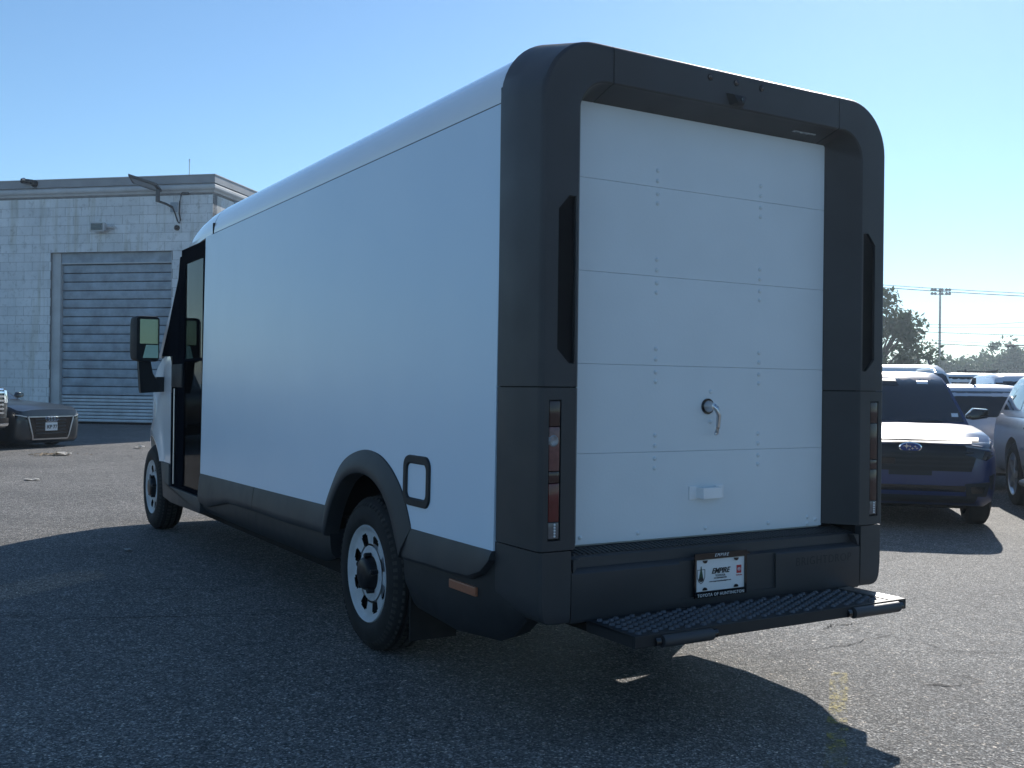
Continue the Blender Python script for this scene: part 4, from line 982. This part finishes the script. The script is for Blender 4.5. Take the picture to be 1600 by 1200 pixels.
# --- grey SUV at the right edge, parallel, nose out of frame
P_grey = paint('taupe_grey_paint', (.56, .54, .55), .3, .3)
c2wb = 3.0
rear_ax = Vector((9.72, 4.40)); ctr2 = rear_ax + DXY*(c2wb/2) + Vector((.93*-PERP.x, .93*-PERP.y))*-1
c2 = None
def grey_suv():
    side = PERP if (PERP.x > 0) else -PERP
    ctr = rear_ax + DXY*(c2wb/2) + side*.90
    c = Car('parked_suv', 'silver grey SUV with chrome handles cut off by the right edge', 'car', (ctr.x, ctr.y, 0), heading(*DXY), P_grey, L=5.2, Wd=1.90, Ht=1.64, wb=c2wb, belt=1.12, hood=1.08, nose=.9, zl=.34, fov=.95, tyre_r=.385, style='boxy')
    face_kit(c, .95, .92, (.5, .6, .88))
    for sd_, sx in (('d', 1), ('l', -1)):
        c.patch('side_strip', [(1.0, .70), (-1.05, .70), (-1.05, .735), (1.0, .735)], sd_, M['chrome'], .012, 10, 1)
        for y in (-.72, .35):
            h, d = c.cast(y, .96, sd_, c.tb); bm = bmesh.new(); x = h.x
            tube(bm, [(x, y+.10, .96), (x+sx*.035, y+.07, .96), (x+sx*.035, y-.07, .96), (x, y-.10, .96)], .016, 8); finish(bm, 'door_handle', M['chrome'], c.t, smooth=50)
        bm = bmesh.new(); tube(bm, [(sx*.86, 1.0, .36), (sx*.96, .92, .33), (sx*.98, -.85, .33), (sx*.86, -.98, .36)], .035, 8); finish(bm, 'running_board', M['alu'], c.t, smooth=50)
    return c
c2 = grey_suv()
# --- cars behind
P_white = paint('white_car_paint', (.72, .73, .74), 0, .3); P_silver = paint('silver_car_paint', (.42, .43, .46), .7, .3); P_black = paint('black_car_paint', (.012, .012, .014), .2, .25); P_sand = paint('pale_sand_paint', (.48, .47, .43), .4, .3)
P_lav = paint('pale_grey_car_paint', (.62, .63, .67), .2, .32)
def back_car(name, label, cat, roof_px_center, face, pm, **k):
    x, y = roof_px_center
    c = Car(name, label, cat, (x, y, 0), heading(*face), pm, group='cars parked on the lot', **k)
    return c
DF = (DXY.x, DXY.y); DB = (-DXY.x, -DXY.y)
b = back_car('parked_suv', 'tall white SUV whose roof shows behind the dark blue SUV', 'car', (13.0, 8.75), DF, P_white, L=4.9, Wd=1.95, Ht=1.86, wb=2.9, belt=1.15, hood=1.12, nose=.9, style='suv'); face_kit(b, .97, .9)
bm = bmesh.new(); prism(bm, [(.15, 1.84), (-.08, 1.84), (-.08, 1.93), (-.03, 1.94)], 'x', -.505, -.475); finish(bm, 'roof_antenna', M['black'], b.t)
b = back_car('parked_sedan', 'pale grey hatchback with roof antenna between the blue and grey SUVs', 'car', (12.35, 7.15), DB, P_lav, L=4.4, Wd=1.82, Ht=1.50, wb=2.65, belt=.98, hood=.92, nose=.7, style='suv'); face_kit(b, .9, .75)
bm = bmesh.new(); prism(bm, [(-1.30, 1.49), (-1.52, 1.49), (-1.52, 1.585), (-1.48, 1.59)], 'x', -.02, .02); finish(bm, 'roof_antenna', M['black'], b.t)
def apx(u, D):
    x = (u-800)/FPX*D; return CAM.x+_rt.x*x+math.sin(_y)*D, CAM.y+_rt.y*x+math.cos(_y)*D
b = back_car('parked_suv', 'black SUV with dark rear glass in the second row', 'car', apx(1496, 26.4), DB, P_black, L=4.7, Wd=1.9, Ht=1.86, wb=2.75, belt=1.10, hood=1.02, nose=.85, style='suv', roof_col=P_white); face_kit(b, .95, .85)
b = back_car('parked_offroader', 'boxy pale off-roader carrying a dark roof rack in the back row', 'car', apx(1532, 33.5), DF, P_sand, L=4.4, Wd=1.88, Ht=2.02, wb=2.7, belt=1.22, hood=1.18, nose=.95, style='boxy', tyre_r=.40); face_kit(b, .94, .92)
bm = bmesh.new()
for y in (-1.2, -.8, -.4, 0): box(bm, -.5, .5, y, y+.06, 2.05, 2.09)
for x in (-.5, .44): box(bm, x, x+.06, -1.3, .1, 2.09, 2.14)
finish(bm, 'roof_rack', M['plastic2'], b.t)
for i, (u, D, pm, st, ht, lb, face) in enumerate([
    (1566, 24.5, P_white, 'suv', 1.84, 'white SUV right behind the silver grey SUV', DF),
    (1603, 20.5, P_lav, 'suv', 1.78, 'pale grey SUV half cut off by the right edge in the second row', DF),
    (1583, 30.0, P_white, 'suv', 1.90, 'white SUV in the back row near the right edge', DF),
    (1549, 38.0, P_white, 'suv', 1.95, 'far white car behind the boxy off-roader', DF),
    (1612, 36.0, P_white, 'suv', 1.90, 'farthest white car at the right edge before the tree line', DF),
    (1518, 19.6, P_black, 'sedan', 1.47, 'low black sedan behind the pale grey hatchback', DB)]):
    b = back_car('parked_car', lb, 'car', apx(u, D), face, pm, L=4.7, Wd=1.88, Ht=ht, wb=2.75, belt=1.08, hood=1.02, nose=.82, style=st); face_kit(b, .94, .85)
# --- grey sedan in front of the warehouse
P_slate = paint('slate_grey_paint', (.035, .042, .050), .5, .28)
ad_face = Vector((.56, -.83)).normalized()
anose = Vector((.80, 20.2)); actr = anose-ad_face*(1.37+.88)
a1 = Car('parked_sedan', 'slate grey sedan with a large framed grille parked by the warehouse door', 'car', (actr.x, actr.y, 0), heading(*ad_face), P_slate, L=4.7, Wd=1.78, Ht=1.40, wb=2.74, belt=.97, hood=.90, nose=.72, zl=.09, style='sedan', fov=.88, tyre_r=.33, hoodlen=.5)
a1.patch('grille', [(-.42, .20), (.42, .20), (.56, .64), (-.56, .64)], 'f', M['black'], .006, 10, 6)
for q in ([(-.44, .175), (.44, .175), (.44, .20), (-.44, .20)], [(-.57, .64), (.57, .64), (.55, .66), (-.55, .66)], [(-.445, .18), (-.42, .18), (-.555, .655), (-.585, .655)], [(.445, .18), (.42, .18), (.555, .655), (.585, .655)]):
    a1.patch('grille_frame', q, 'f', M['alu'], .02, 8, 6)
for z in (.30, .37, .44, .51, .58):
    a1.patch('grille_bar', [(-.38, z), (.38, z), (.38, z+.02), (-.38, z+.02)], 'f', M['plastic'], .014, 10, 1)
for sx in (1, -1):
    a1.patch('headlight', [(sx*.59, .60), (sx*.79, .62), (sx*.80, .73), (sx*.61, .67)], 'f', M['black'], .008, 6, 3)
    a1.patch('headlight_strip', [(sx*.60, .645), (sx*.79, .685), (sx*.79, .705), (sx*.60, .66)], 'f', M['plate_white'], .014, 6, 1)
a1.patch('number_plate', [(-.15, .36), (.15, .36), (.15, .53), (-.15, .53)], 'f', M['plate_white'], .022, 2, 2)
h, _ = a1.cast(0, .44, 'f', a1.tb)
textpart('plate_text', 'KP 77', .105, Matrix.Translation((0, h.y+.04, .405)) @ Matrix(((-1, 0, 0, 0), (0, 0, 1, 0), (0, 1, 0, 0), (0, 0, 0, 1))), M['ink'], a1.t, bold=.002)
h, _ = a1.cast(0, .61, 'f', a1.tb)
for k in range(4):
    bm = bmesh.new(); xx = -.105+.07*k
    tube(bm, [(xx+.048*math.cos(t*math.pi/8), h.y+.03, .60+.048*math.sin(t*math.pi/8)) for t in range(17)], .008, 6, False); finish(bm, 'emblem_ring', M['chrome'], a1.t, smooth=60)
# --- pickup at the left edge, chrome grille
P_dark = paint('dark_pickup_paint', (.02, .022, .026), .3, .3)
tf = Vector((.72, -.69)).normalized(); tn = Vector((-.66, 18.64)); tc_ = tn-tf*(1.85+.95)
p1 = Car('pickup_truck', 'dark pickup with chrome barred grille cut off by the left edge', 'truck', (tc_.x, tc_.y, 0), heading(*tf), P_dark, L=5.8, Wd=2.0, Ht=1.92, wb=3.7, belt=1.25, hood=1.30, nose=1.20, zl=.40, style='pickup', tyre_r=.41, fov=.95)
p1.patch('grille', [(-.62, .72), (.62, .72), (.66, 1.22), (-.66, 1.22)], 'f', M['black'], .01, 8, 4)
for z in (.74, .82, .90, .98, 1.06, 1.14, 1.20):
    p1.patch('grille_bar', [(-.66, z), (.66, z), (.66, z+.035), (-.66, z+.035)], 'f', M['chrome'], .035, 12, 2)
p1.patch('front_bumper', [(-.78, .44), (.78, .44), (.78, .66), (-.78, .66)], 'f', M['black'], .06, 14, 4)
p1.patch('bumper_strip', [(-.78, .50), (.78, .50), (.78, .55), (-.78, .55)], 'f', M['chrome'], .075, 14, 2)
for sx in (1, -1): p1.patch('headlight', [(sx*.66, .95), (sx*.82, .95), (sx*.84, 1.18), (sx*.68, 1.20)], 'f', M['chrome'], .03, 4, 4)

# ------------------------------------------------------------------ trees, mast, wires
def leafmat(name, a, b):
    mt, nt, bs = nmat(name); oi = nt.nodes.new('ShaderNodeNewGeometry')
    n = noise(nt, 1.2, 4); r = ramp(nt, n.outputs['Fac'], [(.3, a), (.7, b)]); nt.links.new(r.outputs[0], bs.inputs['Base Color'])
    bs.inputs['Roughness'].default_value = .6; bs.inputs['Specular IOR Level'].default_value = .3
    tr = nt.nodes.new('ShaderNodeBsdfTranslucent'); nt.links.new(r.outputs[0], tr.inputs[0]); mx = nt.nodes.new('ShaderNodeMixShader'); mx.inputs[0].default_value = .3
    nt.links.new(bs.outputs[0], mx.inputs[1]); nt.links.new(tr.outputs[0], mx.inputs[2]); nt.links.new(mx.outputs[0], nt.nodes['Material Output'].inputs[0]); return mt
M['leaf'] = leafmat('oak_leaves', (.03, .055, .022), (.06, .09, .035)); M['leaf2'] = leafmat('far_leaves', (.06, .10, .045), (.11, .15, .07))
M['bark'] = simple('bark', (.06, .05, .042), .9, var=.3, vscale=3, bmp=.4, bscale=20)
def crown(rx, rz, cz, n, ls, seed, lumps=26, low=0):
    r = random.Random(seed); V = []; F = []
    L = []
    for _ in range(lumps):
        while True:
            p = Vector((r.uniform(-1, 1), r.uniform(-1, 1), r.uniform(-1, 1)))
            if p.length < 1: break
        taper = 1-.45*max(0, p.z)
        L.append((Vector((p.x*rx*taper, p.y*rx*taper, cz+p.z*rz)), r.uniform(.18, .36)*rx))
    for _ in range(n):
        c, rad = r.choice(L)
        d = Vector((r.gauss(0, 1), r.gauss(0, 1), r.gauss(0, 1))).normalized()
        p = c+d*rad*(r.random()**.45)*1.05; p.z = max(p.z, low+r.random()*.3)
        a = Vector((r.gauss(0, 1), r.gauss(0, 1), r.gauss(0, 1))).normalized(); b = a.cross(d).normalized() if abs(a.dot(d)) < .98 else Vector((1, 0, 0))
        s = ls*r.uniform(.6, 1.3); i = len(V)
        V += [p-a*s, p+b*s*.55, p+a*s, p-b*s*.55]; F.append((i, i+1, i+2, i+3))
    return V, F, L
def tree(name, label, loc, h, rx, n, ls, seed, mat, group=None, low=.0, trunk=True):
    t = thing(name, label, 'tree', loc, rng.uniform(0, 6.28), group)
    rz = (h-low)*.5; cz = low+rz; V, F, L = crown(rx, rz, cz, n, ls, seed, low=low)
    me = bpy.data.meshes.new('crown'); me.from_pydata([tuple(v) for v in V], [], F); me.materials.append(mat); o = bpy.data.objects.new('crown', me); link(o, t)
    bm = bmesh.new(); tr = h*.022+.05
    tube(bm, [(0, 0, -.05), (.02, 0, cz*.5), (.05, .03, cz), (.03, 0, cz+rz*.5)], [tr*1.3, tr, tr*.7, tr*.25], 8)
    for c, rad in L[:12]:
        z0 = min(cz*.9, max(low*.6+.4, c.z*.55)); tube(bm, [(0, 0, z0), tuple((Vector((0, 0, z0)).lerp(c, .5))+Vector((0, 0, .1))), tuple(c)], [tr*.45, tr*.28, tr*.1], 5)
    finish(bm, 'trunk', M['bark'], t, smooth=60); return t
tree('shade_tree', 'leafy dark tree rising right behind the van at the lot edge', (46.9, 37.2, 0), 7.0, 2.9, 5200, .17, 3, M['leaf'], low=1.2)
FAR_ALL = [(1430, 118, 5.6), (1452, 126, 5.2), (1476, 122, 5.4), (1497, 134, 5.6), (1519, 126, 6.0), (1537, 132, 6.6), (1562, 138, 8.6), (1584, 128, 6.8), (1604, 134, 7.4), (1628, 126, 7.0), (1655, 136, 7.8), (1508, 150, 6.6), (1550, 152, 7.0), (1594, 150, 7.4), (1470, 148, 6.2), (1405, 130, 6.2), (1380, 126, 6.4), (1350, 132, 7.0), (1320, 128, 6.6), (1690, 130, 7.6), (1730, 134, 8.0)]
def at_px(u, D):
    x = (u-800)/FPX*D; return CAM.x+_rt.x*x+math.sin(_y)*D, CAM.y+_rt.y*x+math.cos(_y)*D
FAR = sorted(p for p in FAR_ALL if 1400 < p[0] < 1660)
ORD = ['first', 'second', 'third', 'fourth', 'fifth', 'sixth', 'seventh', 'eighth', 'ninth', 'tenth', 'eleventh', 'twelfth', 'thirteenth', 'fourteenth', 'fifteenth', 'sixteenth']
for i, (u, D, h) in enumerate(FAR):
    x, y = at_px(u, D)
    if u == 1562: lab = 'tallest round-topped tree in the far tree line'
    else: lab = ORD[i]+' bushy tree from the left in the far tree line beyond the lot'
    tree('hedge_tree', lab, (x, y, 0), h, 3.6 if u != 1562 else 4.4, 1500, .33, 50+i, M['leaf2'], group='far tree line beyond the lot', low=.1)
mx_, my_ = at_px(1467.5, 132)
ms = thing('floodlight_mast', 'tall slim sports floodlight mast with two rows of lamps', 'mast', (mx_, my_, 0), -R(YAW))
M['pole'] = simple('galvanised_pole', (.20, .21, .22), .5, metal=.4)
bm = bmesh.new(); tube(bm, [(0, 0, 0), (0, 0, 14.6)], [.20, .12], 10); finish(bm, 'pole', M['pole'], ms, smooth=50)
for z in (13.95, 14.45):
    bm = bmesh.new(); box(bm, -1.25, 1.25, -.05, .05, z-.04, z+.04); finish(bm, 'crossarm', M['pole'], ms)
    for x in (-1.15, -.75, -.12, .12, .68, 1.08):
        bm = bmesh.new(); lathe(bm, [(-.28, .001), (-.28, .20), (-.1, .16), (.05, .06)], 'y', (x, -.05, z+.08), 10); finish(bm, 'flood_lamp', M['lamp_grey'], ms, smooth=50)
# utility poles beyond the frame carry the wires; wire heights measured at x=1400 and x=1600
def pole(u, D, h, label):
    x, y = at_px(u, D); t = thing('utility_pole', label, 'utility pole', (x, y, 0), -R(YAW)-.1)
    bm = bmesh.new(); tube(bm, [(0, 0, 0), (0, 0, h)], [.16, .10], 8); finish(bm, 'pole', M['bark'], t, smooth=50)
    bm = bmesh.new(); box(bm, -.06, .06, -1.1, 1.1, h-.5, h-.38); finish(bm, 'crossarm', M['bark'], t); return t
pole(1850, 60, 9.5, 'wooden utility pole to the right of the lot'); pole(1180, 66, 9.5, 'wooden utility pole behind the van')
M['wire'] = simple('cable_black', (.02, .02, .022), .6)
wires = [((1380, 446), (1600, 459), .7, .022), ((1380, 450), (1600, 463.5), .7, .028), ((1380, 503), (1600, 504), 5.0, .016), ((1380, 516), (1600, 524.5), 1.0, .022), ((1380, 527), (1600, 539), 1.2, .014), ((1380, 532), (1600, 544), 1.2, .028), ((1380, 509), (1600, 512), 2.2, .012)]
for i, (a, b, sag, r) in enumerate(wires):
    pts = []
    for k in range(31):
        u = 1180+(1850-1180)*k/30; f = (u-a[0])/(b[0]-a[0]); v = a[1]+(b[1]-a[1])*f + sag*(1-((u-1490)/110)**2)
        D = 66+(60-66)*k/30
        xx, yy = at_px(u, D); hor = 607+(u-800)*.01225
        pts.append((xx, yy, CAM.z+(hor-v)/FPX*D))
    bm = bmesh.new(); tube(bm, pts, r*.8, 5, False); o = finish(bm, 'overhead_wire', M['wire']); tag(o, ['topmost thin overhead cable crossing the sky', 'second overhead cable just under the topmost one', 'sagging thin overhead wire that climbs to the right', 'single dark overhead wire midway up the mast', 'thin wire above the thick low cable', 'thick low overhead cable just above the trees', 'faint thin wire under the sagging one'][i], 'wire', 'overhead wires across the right sky')
lx, ly = at_px(1592, 62)
sl = thing('street_lamp', 'dark flat street lamp head reaching in from the right above the trees', 'street lamp', (*at_px(1640, 62), 0), -R(YAW))
bm = bmesh.new(); tube(bm, [(0, 0, 0), (0, 0, 4.25)], [.09, .06], 8); tube(bm, [(0, 0, 4.2), (-.9, 0, 4.27), (-1.9, 0, 4.27)], .035, 6); finish(bm, 'pole', M['lamp_grey'], sl, smooth=50)
bm = bmesh.new(); box(bm, -2.55, -1.9, -.14, .14, 4.2, 4.31); finish(bm, 'lamp_head', M['lamp_grey'], sl, bevel=.03)

# ------------------------------------------------------------------ litter
M['paper'] = simple('paper', (.62, .60, .56), .8); M['leaf_dry'] = simple('dry_leaf', (.22, .15, .07), .8, var=.4, vscale=40)
def scrap(name, label, cat, loc, sx, sy, mat, seed, up=.02):
    r = random.Random(seed); bm = bmesh.new(); G = {}
    for i in range(5):
        for j in range(4):
            G[i, j] = bm.verts.new((sx*(i/4-.5)+r.uniform(-.1, .1)*sx, sy*(j/3-.5)+r.uniform(-.12, .12)*sy, .006+r.random()*up))
    for i in range(4):
        for j in range(3): bm.faces.new((G[i, j], G[i+1, j], G[i+1, j+1], G[i, j+1]))
    bmesh.ops.solidify(bm, geom=bm.faces[:], thickness=.002)
    o = finish(bm, name, mat, None, loc); return tag(o, label, cat)
scrap('paper_scrap', 'pale paper scrap lying alone on the sunlit asphalt at left', 'litter', (-.383, 12.50, 0), .16, .22, M['paper'], 1)
scrap('paper_scrap', 'white paper scrap near the shadow edge by the front wheel', 'litter', (2.40, 19.3, 0), .16, .3, M['paper'], 2, .06)
bm = bmesh.new()
for k in range(70):
    x, y = rng.gauss(0, .22), rng.gauss(0, .16); a = rng.uniform(0, 6.28); l_, w_ = rng.uniform(.03, .06), rng.uniform(.012, .03); z = .006+rng.random()*.02
    c_, n_ = math.cos(a), math.sin(a); bm.faces.new([bm.verts.new((x+u_*c_-v_*n_, y+u_*n_+v_*c_, z+q_)) for u_, v_, q_ in ((-l_, 0, .01), (0, -w_, 0), (l_, 0, .012), (0, w_, .004))])
o = finish(bm, 'leaf_litter', M['leaf_dry'], None, (.55, 17.75, 0)); tag(o, 'scatter of brown dry leaves in front of the slate sedan', 'leaves', kind='stuff')
scrap('plastic_scrap', 'crumpled pale scrap in the leaf heap by the sedan', 'litter', (.72, 17.65, .01), .28, .3, M['paper'], 5, .06)
scrap('twig_scrap', 'small pale scrap on the shaded asphalt beside the van', 'litter', (-.42, 5.55, 0), .05, .12, M['paper'], 6, .008)

# ------------------------------------------------------------------ summer haze
mt = bpy.data.materials.new('haze_air'); mt.use_nodes = True; nt = mt.node_tree; nt.nodes.remove(nt.nodes['Principled BSDF'])
pv = nt.nodes.new('ShaderNodeVolumePrincipled'); pv.inputs['Color'].default_value = (.74, .87, 1.0, 1); pv.inputs['Density'].default_value = HAZE; pv.inputs['Anisotropy'].default_value = .6
nt.links.new(pv.outputs[0], nt.nodes['Material Output'].inputs['Volume'])
bm = bmesh.new(); box(bm, -2100, 2100, -2100, 2100, -1, 15.5); hz = finish(bm, 'haze', mt); tag(hz, kind='stuff')
